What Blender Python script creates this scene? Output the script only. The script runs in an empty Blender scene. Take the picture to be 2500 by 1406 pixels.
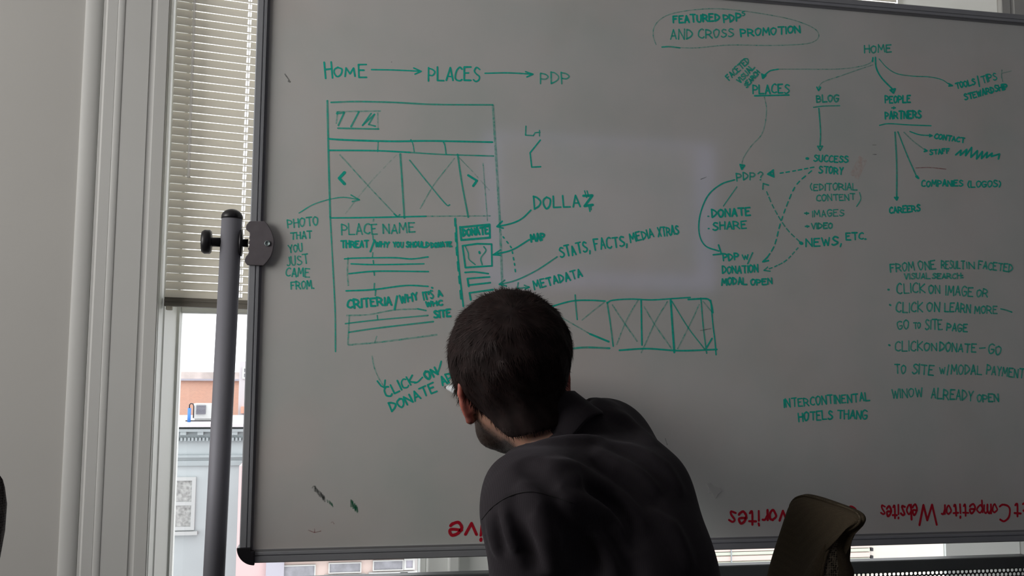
import bpy, bmesh, math, random
import numpy as np
from math import sin, cos, radians, pi
from mathutils import Vector, Matrix

random.seed(7)
rng = np.random.default_rng(7)
S = bpy.context.scene
COL = S.collection

# ------------------------------------------------------------------ camera
FPX = 2350.0                                   # focal length in pixels of the 2500 px wide frame
YAW, PITCH, ROLL = radians(10.9), radians(5.44), radians(0.4)
CAM = np.array([0.0, 0.0, 1.15])
FWD = np.array([sin(YAW) * cos(PITCH), cos(YAW) * cos(PITCH), sin(PITCH)])
_r0 = np.array([cos(YAW), -sin(YAW), 0.0]); _u0 = np.cross(_r0, FWD)
RGT = _r0 * cos(ROLL) + _u0 * sin(ROLL)
UPV = -_r0 * sin(ROLL) + _u0 * cos(ROLL)
cd = bpy.data.cameras.new('camera'); cam = bpy.data.objects.new('camera', cd); COL.objects.link(cam)
cd.sensor_width = 36.0; cd.lens = 36.0 * FPX / 2500.0; cd.clip_start = 0.05; cd.clip_end = 300
cam.matrix_world = Matrix(((RGT[0], UPV[0], -FWD[0], CAM[0]), (RGT[1], UPV[1], -FWD[1], CAM[1]),
                           (RGT[2], UPV[2], -FWD[2], CAM[2]), (0, 0, 0, 1)))
S.camera = cam

def ray(px, py): return FWD + RGT * ((px - 1250) / FPX) - UPV * ((py - 703) / FPX)
def at(px, py, Y):                               # point of the plane y = Y
    d = ray(px, py); return CAM + d * (Y / d[1])
def P(px, py, Z): return CAM + ray(px, py) * Z   # point at depth Z
def CV(x, y, z): return RGT * x + UPV * y + FWD * z   # a direction given as right / up / away
def CP(x, y, z): return CAM + CV(x, y, z)

# ------------------------------------------------------------------ sky, light, exposure
W = bpy.data.worlds.new('overcast_sky'); S.world = W; W.use_nodes = True
bg = W.node_tree.nodes['Background']; bg.inputs['Color'].default_value = (1.0, 0.985, 1.0, 1); bg.inputs['Strength'].default_value = 2.5
def area_light(name, loc, rot, sx, sy, energy, color):
    l = bpy.data.lights.new(name, 'AREA'); l.shape = 'RECTANGLE'; l.size = sx; l.size_y = sy; l.energy = energy; l.color = color
    o = bpy.data.objects.new(name, l); COL.objects.link(o); o.location = loc; o.rotation_euler = rot
    return o
# daylight through the window of the left-hand wall
area_light('side_window_daylight', (-2.56, 0.75, 1.98), (0, radians(-90), 0), 1.6, 1.9, 45, (1.0, 0.97, 0.93))
S.view_settings.view_transform = 'Standard'; S.view_settings.look = 'None'
S.view_settings.gamma = 1.0; S.view_settings.use_curve_mapping = False
S.view_settings.exposure = 0.0

# ------------------------------------------------------------------ helpers
def tag(o, label=None, cat=None, group=None, kind=None):
    if label: o['label'] = label
    if cat: o['category'] = cat
    if group: o['group'] = group
    if kind: o['kind'] = kind
    return o
def empty(name, loc=(0, 0, 0)):
    o = bpy.data.objects.new(name, None); COL.objects.link(o); o.location = Vector(loc); o.empty_display_size = 0.1
    return o
MATS = {}
def mat(name, color, rough=0.6, metal=0.0, spec=0.5, noise=0.0, nscale=8.0, bump=0.0, bscale=200.0, **kw):
    if name in MATS: return MATS[name]
    m = bpy.data.materials.new(name); m.use_nodes = True; nt = m.node_tree
    b = nt.nodes['Principled BSDF']
    b.inputs['Base Color'].default_value = (*color, 1); b.inputs['Roughness'].default_value = rough
    b.inputs['Metallic'].default_value = metal; b.inputs['Specular IOR Level'].default_value = spec
    for k, v in kw.items(): b.inputs[k].default_value = v
    tc = nt.nodes.new('ShaderNodeTexCoord')
    if noise:
        n = nt.nodes.new('ShaderNodeTexNoise'); n.inputs['Scale'].default_value = nscale; n.inputs['Detail'].default_value = 4
        nt.links.new(tc.outputs['Object'], n.inputs['Vector'])
        r = nt.nodes.new('ShaderNodeValToRGB')
        r.color_ramp.elements[0].position = 0.3; r.color_ramp.elements[1].position = 0.7
        r.color_ramp.elements[0].color = (*[c * (1 - noise) for c in color], 1)
        r.color_ramp.elements[1].color = (*[min(1, c * (1 + noise)) for c in color], 1)
        nt.links.new(n.outputs['Fac'], r.inputs['Fac']); nt.links.new(r.outputs['Color'], b.inputs['Base Color'])
    if bump:
        n2 = nt.nodes.new('ShaderNodeTexNoise'); n2.inputs['Scale'].default_value = bscale; n2.inputs['Detail'].default_value = 3
        nt.links.new(tc.outputs['Object'], n2.inputs['Vector'])
        bp_ = nt.nodes.new('ShaderNodeBump'); bp_.inputs['Strength'].default_value = bump; bp_.inputs['Distance'].default_value = 0.002
        nt.links.new(n2.outputs['Fac'], bp_.inputs['Height']); nt.links.new(bp_.outputs['Normal'], b.inputs['Normal'])
    MATS[name] = m
    return m

class MB:
    """collects shapes for one mesh object"""
    def __init__(s): s.v = []; s.f = []; s.smooth = []
    def add(s, vs, fs, smooth=False):
        o = len(s.v); s.v += [tuple(map(float, q)) for q in vs]
        s.f += [tuple(i + o for i in f) for f in fs]; s.smooth += [smooth] * len(fs)
    def box(s, lo, hi):
        (a, b, c), (d, e, f) = lo, hi
        vs = [(x, y, z) for x in (a, d) for y in (b, e) for z in (c, f)]
        s.add(vs, [(0, 1, 3, 2), (4, 6, 7, 5), (0, 4, 5, 1), (2, 3, 7, 6), (0, 2, 6, 4), (1, 5, 7, 3)])
    def tube(s, pts, rad, n=16, caps=True, smooth=True):
        pts = [np.array(p, float) for p in pts]; rings = []; k = len(pts)
        rad = [rad] * k if np.isscalar(rad) else rad
        prev = None
        for i, p in enumerate(pts):
            t = pts[min(i + 1, k - 1)] - pts[max(i - 1, 0)]; t /= np.linalg.norm(t)
            a = prev if prev is not None else np.array([0, 0, 1.0]) if abs(t[2]) < .9 else np.array([1.0, 0, 0])
            e1 = a - t * (a @ t); e1 /= np.linalg.norm(e1); e2 = np.cross(t, e1); prev = e1
            rings += [p + rad[i] * (cos(2 * pi * j / n) * e1 + sin(2 * pi * j / n) * e2) for j in range(n)]
        fs = [(i * n + j, i * n + (j + 1) % n, (i + 1) * n + (j + 1) % n, (i + 1) * n + j) for i in range(k - 1) for j in range(n)]
        s.add(rings, fs, smooth)
        if caps:
            s.add(rings[:n], [tuple(range(n))[::-1]]); s.add(rings[-n:], [tuple(range(n))])
    def prism(s, poly, axis, lo, hi, smooth=False):
        """poly: 2D outline; axis: extruded axis 0/1/2"""
        n = len(poly)
        def mk(p, h):
            q = [0, 0, 0]; o = [a for a in (0, 1, 2) if a != axis]; q[o[0]], q[o[1]], q[axis] = p[0], p[1], h; return q
        vs = [mk(p, lo) for p in poly] + [mk(p, hi) for p in poly]
        s.add(vs, [(i, (i + 1) % n, n + (i + 1) % n, n + i) for i in range(n)], smooth)
        s.add(vs[:n], [tuple(range(n))[::-1]]); s.add(vs[n:], [tuple(range(n))])
    def lathe(s, prof, o, ax, n=32, smooth=True):
        """prof: (radius, height) pairs round axis ax at o"""
        ax = np.array(ax, float); ax /= np.linalg.norm(ax)
        a = np.array([0, 0, 1.0]) if abs(ax[2]) < .9 else np.array([1.0, 0, 0])
        e1 = np.cross(ax, a); e1 /= np.linalg.norm(e1); e2 = np.cross(ax, e1); o = np.array(o, float)
        vs = [o + ax * h + r * (cos(2 * pi * j / n) * e1 + sin(2 * pi * j / n) * e2) for r, h in prof for j in range(n)]
        k = len(prof)
        s.add(vs, [(i * n + j, i * n + (j + 1) % n, (i + 1) * n + (j + 1) % n, (i + 1) * n + j) for i in range(k - 1) for j in range(n)], smooth)
        s.add(vs[:n], [tuple(range(n))[::-1]]); s.add(vs[-n:], [tuple(range(n))])
    def build(s, name, m, parent=None, bevel=0.0, fix=True):
        me = bpy.data.meshes.new(name)
        off = np.array(parent_loc(parent)) if parent else np.zeros(3)
        me.from_pydata([tuple(np.array(q) - off) for q in s.v], [], s.f)
        me.polygons.foreach_set('use_smooth', s.smooth)
        if fix:
            bm = bmesh.new(); bm.from_mesh(me); bmesh.ops.remove_doubles(bm, verts=bm.verts, dist=1e-6)
            bmesh.ops.recalc_face_normals(bm, faces=bm.faces); bm.to_mesh(me); bm.free()
        me.update(); me.materials.append(m)
        o = bpy.data.objects.new(name, me); COL.objects.link(o)
        if parent: o.parent = parent
        if bevel:
            b = o.modifiers.new('bevel', 'BEVEL'); b.width = bevel; b.segments = 2; b.limit_method = 'ANGLE'
        return o
def parent_loc(p):
    v = np.zeros(3)
    while p is not None: v = v + np.array(p.location); p = p.parent
    return v
def mesh_obj(name, V, F, m, parent=None, smooth=True):
    """quads from numpy arrays"""
    me = bpy.data.meshes.new(name); off = parent_loc(parent) if parent else np.zeros(3)
    V = (V - off).astype(np.float32)
    me.vertices.add(len(V)); me.vertices.foreach_set('co', V.ravel())
    k = F.shape[1]
    me.loops.add(F.size); me.loops.foreach_set('vertex_index', F.ravel().astype(np.int32))
    me.polygons.add(len(F)); me.polygons.foreach_set('loop_start', np.arange(0, F.size, k, dtype=np.int32))
    me.polygons.foreach_set('use_smooth', np.full(len(F), smooth))
    me.update(calc_edges=True); me.validate(); me.materials.append(m)
    o = bpy.data.objects.new(name, me); COL.objects.link(o)
    if parent: o.parent = parent
    return o
def struct(o, label=None): return tag(o, label, kind='structure')

# ------------------------------------------------------------------ materials
M_wall = mat('wall_paint', (0.475, 0.465, 0.44), 0.85, noise=0.02, nscale=3, bump=0.05, bscale=300)
M_trim = mat('white_gloss_paint', (0.55, 0.55, 0.53), 0.6, noise=0.015, nscale=4)
M_dim = mat('dark_taupe_paint', (0.16, 0.15, 0.14), 0.85, noise=0.03)
M_ceil = mat('ceiling_paint', (0.55, 0.54, 0.52), 0.9, noise=0.02)
M_floor = mat('grey_carpet', (0.09, 0.088, 0.085), 0.95, noise=0.25, nscale=300, bump=0.6, bscale=600)
M_sash = mat('sash_paint', (0.80, 0.82, 0.80), 0.5, noise=0.015)
M_alu = mat('grey_aluminium', (0.36, 0.37, 0.39), 0.5, metal=0.25, noise=0.03, nscale=30)
M_alu2 = mat('dark_frame_groove', (0.22, 0.22, 0.225), 0.5, metal=0.3)
M_pole = mat('satin_pole', (0.24, 0.24, 0.27), 0.6, metal=0.2, spec=.3, noise=0.02)
M_black = mat('black_plastic', (0.012, 0.011, 0.014), 0.4, noise=0.1)
M_brk = mat('grey_plastic', (0.15, 0.135, 0.145), 0.5, noise=0.08, nscale=60)
M_screw = mat('screw_metal', (0.30, 0.36, 0.36), 0.5, metal=0.8)
M_dark = mat('dark_metal_panel', (0.075, 0.08, 0.085), 0.5, metal=0.2, noise=0.05)
M_rail = mat('blind_rail', (0.17, 0.155, 0.13), 0.5, noise=0.05)

def blind_mat():
    m = bpy.data.materials.new('cream_slat'); m.use_nodes = True; nt = m.node_tree
    out = nt.nodes['Material Output']; nt.nodes.remove(nt.nodes['Principled BSDF'])
    n = nt.nodes.new('ShaderNodeTexNoise'); n.inputs['Scale'].default_value = 20
    r = nt.nodes.new('ShaderNodeValToRGB'); r.color_ramp.elements[0].color = (.74, .705, .62, 1); r.color_ramp.elements[1].color = (.80, .765, .68, 1)
    nt.links.new(n.outputs['Fac'], r.inputs['Fac'])
    d = nt.nodes.new('ShaderNodeBsdfDiffuse'); t = nt.nodes.new('ShaderNodeBsdfTranslucent'); mx = nt.nodes.new('ShaderNodeMixShader')
    mx.inputs[0].default_value = 0.27
    nt.links.new(r.outputs['Color'], d.inputs['Color']); nt.links.new(r.outputs['Color'], t.inputs['Color'])
    nt.links.new(d.outputs[0], mx.inputs[1]); nt.links.new(t.outputs[0], mx.inputs[2]); nt.links.new(mx.outputs[0], out.inputs[0])
    return m
M_slat = blind_mat()
def glass_mat(name, gl=0.06, tint=(0.97, 0.985, 0.985)):
    m = bpy.data.materials.new(name); m.use_nodes = True; nt = m.node_tree
    out = nt.nodes['Material Output']; nt.nodes.remove(nt.nodes['Principled BSDF'])
    t = nt.nodes.new('ShaderNodeBsdfTransparent'); t.inputs[0].default_value = (*tint, 1)
    g = nt.nodes.new('ShaderNodeBsdfGlossy'); g.inputs['Roughness'].default_value = 0.02
    fr = nt.nodes.new('ShaderNodeFresnel'); fr.inputs['IOR'].default_value = 1.3
    mu = nt.nodes.new('ShaderNodeMath'); mu.operation = 'ADD'; mu.inputs[1].default_value = gl * 0.3
    nt.links.new(fr.outputs[0], mu.inputs[0])
    mx = nt.nodes.new('ShaderNodeMixShader'); nt.links.new(mu.outputs[0], mx.inputs[0])
    nt.links.new(t.outputs[0], mx.inputs[1]); nt.links.new(g.outputs[0], mx.inputs[2]); nt.links.new(mx.outputs[0], out.inputs[0])
    return m
M_glass = glass_mat('window_glass')

# ------------------------------------------------------------------ room
YW, YG = 2.45, 2.80                 # inner wall face, glass plane
XL, XR, YB, ZC = -2.6, 4.2, -3.2, 3.3
WX0, WX1, WZ0, WZ1 = -0.402, 1.94, 0.16, 2.85
b = MB(); b.box((XL - .2, YB - .2, -.1), (XR + .2, YW + .35, 0)); struct(b.build('floor', M_floor), 'dark grey carpet floor of the meeting room')
b = MB(); b.box((XL - .2, YB - .2, ZC), (XR + .2, YW + .35, ZC + .1)); struct(b.build('ceiling', M_ceil), 'white ceiling of the meeting room')
b = MB()
b.box((XL, YW, 0), (WX0, YG, ZC)); b.box((WX1, YW, 0), (XR, YG, ZC)); b.box((WX0, YW, 0), (WX1, YG, WZ0)); b.box((WX0, YW, WZ1), (WX1, YG, ZC))
struct(b.build('wall_front', M_wall), 'off-white wall round the tall windows behind the whiteboard')
b = MB()
b.box((XL - .2, YB, 0), (XL, -.25, ZC)); b.box((XL - .2, 1.75, 0), (XL, YG, ZC)); b.box((XL - .2, -.25, 0), (XL, 1.75, 1.12)); b.box((XL - .2, -.25, 2.84), (XL, 1.75, ZC))
struct(b.build('wall_left', M_wall), 'off-white wall at the left of the room')
b = MB(); b.box((XR, YB, 0), (XR + .2, YG, ZC)); struct(b.build('wall_right', M_dim), 'dark taupe wall at the right of the room')
b = MB(); b.box((XL - .2, YB - .2, 0), (XR + .2, YB, ZC)); struct(b.build('wall_back', M_dim), 'dark taupe wall behind the camera')

def casing(name, xs, label):
    """moulded window casing: profile in x / depth, extruded upward"""
    def arc(x0, x1, d0, d1, n=8):
        return [(x0 + (x1 - x0) * (1 - cos(pi * i / n)) / 2, d0 + (d1 - d0) * sin(pi * i / n)) for i in range(n + 1)]
    pr = [(-.600, 0)] + arc(-.600, -.558, .004, .012, 24) + [(-.556, .009), (-.551, .009), (-.546, .0145), (-.523, .015)] \
        + arc(-.522, -.505, .0145, .0172, 10) + [(-.503, .0145), (-.446, .0145)] + arc(-.445, -.431, .0145, .0122, 10) + [(-.430, .0147), (-.404, .0147), (-.402, .012), (-.402, 0)]
    m_ = MB(); poly = [(xs(x), YW - d) for x, d in pr]
    m_.prism(poly, 2, 0.0, 2.95)
    return struct(m_.build(name, M_trim), label)
casing('trim_1', lambda x: x, 'moulded white casing at the left side of the window')
casing('trim_2', lambda x: WX0 + WX1 - x, 'moulded white casing at the right side of the window')
b = MB(); b.box((-.6, YW - .03, 2.85), (2.14, YW, 3.05)); struct(b.build('trim_3', M_trim), 'white head casing above the window')

# white window lining, slightly splayed towards the glass
M_lin = mat('white_lining_paint', (0.86, 0.88, 0.855), 0.5, noise=0.01)
b = MB(); b.prism([(WX0 - .005, YW + .004), (WX0 + .001, YW + .004), (WX0 + .001, YW + .07), (WX0 + .004, YW + .074), (WX0 + .009, YG - .075), (WX0 - .005, YG - .075)], 2, WZ0, WZ1); struct(b.build('trim_5', M_lin), 'white painted lining of the left window jamb')
b = MB(); b.prism([(WX1 + .005, YW + .004), (WX1 - .001, YW + .004), (WX1 - .045, YG - .075), (WX1 + .005, YG - .075)], 2, WZ0, 1.37); b.prism([(WX1 + .005, YW + .004), (WX1 - .001, YW + .004), (WX1 - .150, YG - .075), (WX1 + .005, YG - .075)], 2, 1.37, WZ1); struct(b.build('trim_6', M_lin), 'white painted lining of the right window jamb')
# window: frame, sashes, mullion, glass
def window(name, x0, x1, label):
    w = empty(name, ((x0 + x1) / 2, YG - .05, WZ0)); struct(w, label)
    fw = .013
    b = MB()
    for xa, xb in ((x0, x0 + fw), (x1 - fw, x1)): b.box((xa, YG - .10, WZ0), (xb, YG - .02, WZ1))
    b.box((x0 + fw, YG - .10, WZ1 - fw), (x1 - fw, YG - .02, WZ1)); b.box((x0 + fw, YG - .10, WZ0), (x1 - fw, YG - .02, WZ0 + fw))
    b.box((x0 + fw, YG - .07, 1.325), (x1 - fw, YG - .025, 1.37))
    b.build('window_frame', M_sash, w, bevel=.003)
    b = MB(); b.box((x0 + fw, YG - .052, WZ0 + fw), (x1 - fw, YG - .047, WZ1 - fw)); b.build('window_pane', M_glass, w)
    return w
MX0, MX1 = .285, .56
window('window_1', WX0, MX0, 'tall white sash window at the left of the mullion')
window('window_2', MX1, WX1, 'wide white sash window at the right of the mullion')
b = MB(); b.box((MX0, YG - .13, WZ0), (MX1, YG, WZ1)); b.box((MX0 + .055, YG - .16, WZ0), (MX0 + .085, YG - .13, WZ1)); b.box((MX1 - .085, YG - .16, WZ0), (MX1 - .055, YG - .13, WZ1))
struct(b.build('trim_4', M_sash, bevel=.004), 'white mullion post between the two windows')

# perforated panel below the windows (rail + punched sheet)
pp = empty('perforated_panel', (.77, YW - .02, .10)); tag(pp, 'dark perforated metal panel running below the windows behind the whiteboard', 'panel')
b = MB(); b.box((WX0 + .35, YW - .035, .638), (WX1 + .3, YW + .005, .671)); b.build('top_rail', M_dark, pp, bevel=.003)
for xx in (WX0 + .36, .75, WX1 + .25):
    b = MB(); b.box((xx, YW - .02, 0.0), (xx + .035, YW, .64)); b.build('upright', M_dark, pp)
def punched(x0, x1, z1, rows, pitch, r, y):
    b = MB(); n = 12; h = pitch * .866
    nc = int((x1 - x0) / pitch)
    for k in range(rows):
        zc = z1 - h * (k + .5) - .004
        for i in range(nc):
            xc = x0 + pitch * (i + .5 + (.5 if k % 2 else 0))
            ho = [(xc + r * cos(2 * pi * j / n), y, zc + r * sin(2 * pi * j / n)) for j in range(n)]
            sq = []
            for j in range(n):
                c, s_ = cos(2 * pi * j / n), sin(2 * pi * j / n); t = 1 / max(abs(c) / (pitch / 2), abs(s_) / (h / 2))
                sq.append((xc + c * t, y, zc + s_ * t))
            # cell corners are the sheet itself
            vs = ho + sq
            b.add(vs, [(j, (j + 1) % n, n + (j + 1) % n, n + j) for j in range(n)])
            for q, (sx, sz) in enumerate(((1, 1), (-1, 1), (-1, -1), (1, -1))):
                j0 = {0: 1, 1: 4, 2: 7, 3: 10}[q]
                b.add([sq[j0], (xc + sx * pitch / 2, y, zc + sz * h / 2), sq[j0 + 1]], [(0, 1, 2)])
    return b
pm = punched(WX0 + .37, WX1 + .28, .640, 12, .0130, .0047, YW - .012).build('punched_sheet', M_dark, pp, fix=False)
sm = pm.modifiers.new('thick', 'SOLIDIFY'); sm.thickness = .0012

# ------------------------------------------------------------------ blinds
def blind(name, x0, x1, zb, zt, y, tilt0, tilt1, label, wand=None, holes=()):
    root = empty(name, ((x0 + x1) / 2, y, zb)); tag(root, label, 'blind', 'slatted window blinds')
    pitch, wd = .0206, .0252
    b = MB(); hw = .0045
    n = int((zt - zb) / pitch); hx = sorted(holes)
    xs = [x0]
    for h in hx: xs += [h - hw, h + hw]
    xs.append(x1)
    K = 7
    zt_vis = 2.07
    for i in range(n):
        zc = zb + .020 + pitch * i
        t = tilt0 + (tilt1 - tilt0) * min(1.2, (zc - zb) / (zt_vis - zb))
        el = math.atan2(zc - 1.15, y); ang = el + math.asin((pitch * cos(el) - .0018) / wd)
        vs = []
        for x in xs:
            for k in range(K):
                f = k / (K - 1) - .5                       # from room-side lower edge to window-side upper edge
                cur = .0022 * (1 - 4 * f * f)
                yy = y + f * wd * cos(ang) - cur * sin(ang); zz = zc + f * wd * sin(ang) + cur * cos(ang) - t * (x - x0)
                vs.append((x, yy, zz))
        fs = []
        for c in range(len(xs) - 1):
            for k in range(K - 1):
                if c % 2 == 1 and 1 <= k <= 4: continue
                fs.append((c * K + k, (c + 1) * K + k, (c + 1) * K + k + 1, c * K + k + 1))
        b.add(vs, fs, True)
    b.build('slats', M_slat, root, fix=False)
    b = MB()
    zz = lambda x: -tilt0 * (x - x0)
    prof = [(-.013, 0.0), (.013, 0.0), (.013, .022), (-.010, .022), (-.010, .0175), (-.013, .0165), (-.013, .0125), (-.0115, .0115), (-.0115, .0085), (-.013, .0075)]
    vs = [(x, y + p, zb - .012 + q + zz(x)) for x in (x0, x1) for p, q in prof]; m_ = len(prof)
    b.add(vs, [(i, (i + 1) % m_, m_ + (i + 1) % m_, m_ + i) for i in range(m_)] + [tuple(range(m_))[::-1], tuple(range(m_, 2 * m_))])
    b.build('bottom_rail', M_rail, root)
    b = MB(); b.box((x0 + .004, y - .012, zb - .022), (x0 + .018, y + .008, zb - .010)); b.build('end_clip', M_slat, root, bevel=.002)
    for h in hx:
        b = MB(); b.tube([(h, y, zb), (h, y, zt)], .0009, 6); b.build('ladder_cord', mat('white_cord', (.8, .8, .78), .8), root)
    b = MB(); b.box((x0, y - .02, zt), (x1, y + .02, zt + .035)); b.build('head_rail', M_rail, root)
    if wand:
        b = MB(); b.tube([(wand[0], y - .024, wand[2]), (wand[1], y - .026, wand[3])], .0038, 6, smooth=False); b.build('tilt_wand', mat('clear_plastic', (.85, .83, .82), .3, Alpha=.38), root)
        b = MB(); b.tube([(wand[1], y - .026, wand[3]), (wand[1], y - .026, wand[3] - .003)], .0046, 12); b.build('wand_tip', mat('wand_tip_plastic', (.8, .79, .76), .4), root)
    return root
wz = at(460, 430, 2.475)
blind('window_blind', -.3955, MX0 - .01, 1.338, 2.80, 2.505, .020, .066, 'cream slatted blind half lowered at the left edge of the whiteboard',
      wand=(-.352, wz[0], 2.8, wz[2]), holes=(-.215, .10))
blind('window_blind', MX1 + .03, 1.76, 1.338, 2.80, 2.69, .0, .0, 'cream slatted blind showing only above the top right of the whiteboard', holes=(.8, 1.55))
# ------------------------------------------------------------------ whiteboard on its rolling stand
BX0, BX1, BZ0, BZ1, BY = -.157, 2.283, .788, 2.043, 2.0
def board_mat():
    m = bpy.data.materials.new('whiteboard_enamel'); m.use_nodes = True; nt = m.node_tree; p = nt.nodes['Principled BSDF']
    tc = nt.nodes.new('ShaderNodeTexCoord')
    def noise(sc, lo, hi, c0, c1, detail=3):
        n = nt.nodes.new('ShaderNodeTexNoise'); n.inputs['Scale'].default_value = sc; n.inputs['Detail'].default_value = detail
        nt.links.new(tc.outputs['Object'], n.inputs['Vector'])
        r = nt.nodes.new('ShaderNodeValToRGB'); r.color_ramp.elements[0].position = lo; r.color_ramp.elements[1].position = hi
        r.color_ramp.elements[0].color = (*c0, 1); r.color_ramp.elements[1].color = (*c1, 1)
        nt.links.new(n.outputs['Fac'], r.inputs['Fac']); return r
    a = noise(2.2, .35, .65, (.685, .675, .65), (.70, .70, .675)); g = noise(5.0, .42, .72, (1, 1, 1), (.89, .945, .935), 5); pk = noise(3.1, .5, .75, (1, 1, 1), (1, .94, .92), 4)
    mx = nt.nodes.new('ShaderNodeMixRGB'); mx.blend_type = 'MULTIPLY'; mx.inputs[0].default_value = 1
    nt.links.new(a.outputs[0], mx.inputs[1]); nt.links.new(g.outputs[0], mx.inputs[2]); mx2 = nt.nodes.new('ShaderNodeMixRGB'); mx2.blend_type = 'MULTIPLY'; mx2.inputs[0].default_value = 1; nt.links.new(mx.outputs[0], mx2.inputs[1]); nt.links.new(pk.outputs[0], mx2.inputs[2]); nt.links.new(mx2.outputs[0], p.inputs['Base Color'])
    p.inputs['Roughness'].default_value = .4; p.inputs['Specular IOR Level'].default_value = .2; p.inputs['Coat Weight'].default_value = 1.0; p.inputs['Coat Roughness'].default_value = .075; p.inputs['Coat IOR'].default_value = 1.5
    return m
M_board = board_mat()
def ink(name, col, alpha=1.0, rough=.45):
    m = bpy.data.materials.new(name); m.use_nodes = True; nt = m.node_tree; p = nt.nodes['Principled BSDF']
    p.inputs['Base Color'].default_value = (*col, 1); p.inputs['Roughness'].default_value = rough; p.inputs['Specular IOR Level'].default_value = .25
    tc = nt.nodes.new('ShaderNodeTexCoord'); n = nt.nodes.new('ShaderNodeTexNoise'); n.inputs['Scale'].default_value = 130; n.inputs['Detail'].default_value = 2
    nt.links.new(tc.outputs['Object'], n.inputs['Vector'])
    r = nt.nodes.new('ShaderNodeMapRange'); r.inputs[1].default_value = .35; r.inputs[2].default_value = .65
    r.inputs[3].default_value = max(0, alpha - .18); r.inputs[4].default_value = min(1, alpha + .12)
    nt.links.new(n.outputs['Fac'], r.inputs[0]); nt.links.new(r.outputs[0], p.inputs['Alpha'])
    return m
G = (.012, .58, .44)
INK = {'d': ink('green_marker_ink', G, .95), 'm': ink('thin_green_marker_ink', G, .68), 'f': ink('faded_green_marker_ink', G, .40), 'g': ink('ghost_green_marker_ink', G, .17),
       'r': ink('red_marker_ink', (.60, .008, .030), 1.0), 'k': ink('black_smudge_ink', (.03, .045, .04), .42), 'q': ink('pink_smear_ink', (.90, .52, .44), .13), 'p': ink('faded_red_marker_ink', (.45, .03, .04), .38), 's': ink('green_smudge_ink', (.01, .2, .1), .5)}

wb = empty('whiteboard', ((BX0 + BX1) / 2, BY + .015, 0.0))
tag(wb, 'large grey-framed rolling whiteboard covered in green marker writing', 'whiteboard')
b = MB(); b.box((BX0 + .012, BY, BZ0 + .012), (BX1 - .012, BY + .022, BZ1 - .012)); surf = b.build('writing_surface', M_board, wb)
def rail(name, p0, p1, inward):
    """frame rail between two outer corner points; inward: unit vector to the middle of the board"""
    b = MB(); p0 = np.array(p0); p1 = np.array(p1); d = np.array(inward, float)
    prof = [(0, .026), (0, -.006), (.002, -.009), (.0125, -.009), (.0135, -.0065), (.0148, -.0065), (.0158, -.009), (.0205, -.0085), (.0215, -.004), (.0255, -.003), (.0255, .0), (.012, .0), (.012, .026)]
    vs = [p + d * w + np.array([0, h, 0]) for p in (p0, p1) for w, h in prof]; m_ = len(prof)
    b.add(vs, [(i, (i + 1) % m_, m_ + (i + 1) % m_, m_ + i) for i in range(m_)] + [tuple(range(m_))[::-1], tuple(range(m_, 2 * m_))])
    o = b.build(name, M_alu, wb); b2 = MB()
    q = [p + d * w + np.array([0, h, 0]) for w, h in ((.0216, -.0045), (.0254, -.0036)) for p in (p0, p1)]
    b2.add(q, [(0, 1, 3, 2)]); b2.build('inner_gasket', M_alu2, o, fix=False)
    return o
CE = .027                                             # the rails stop inside the corner caps
rail('frame_rail', (BX0, BY, BZ0 + CE), (BX0, BY, BZ1 - CE), (1, 0, 0)); rail('frame_rail', (BX1, BY, BZ0 + CE), (BX1, BY, BZ1 - CE), (-1, 0, 0))
rail('frame_rail', (BX0 + CE, BY, BZ0), (BX1 - CE, BY, BZ0), (0, 0, 1)); rail('frame_rail', (BX0 + CE, BY, BZ1), (BX1 - CE, BY, BZ1), (0, 0, -1))
for sx, sz, cx, cz in ((-1, -1, BX0, BZ0), (1, -1, BX1, BZ0), (-1, 1, BX0, BZ1), (1, 1, BX1, BZ1)):
    R_ = .0345; ox, oz = cx - sx * (R_ - .0045), cz - sz * (R_ - .0035)
    poly = [(ox + sx * R_ * cos(t), oz + sz * R_ * sin(t)) for t in np.linspace(0, pi / 2, 12)] + [(ox, oz + sz * .007), (ox + sx * .007, oz + sz * .007), (ox + sx * .007, oz)]
    b = MB(); b.prism(poly, 1, BY - .014, BY + .029); b.build('corner_cap', M_black, wb, bevel=.0015)
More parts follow.
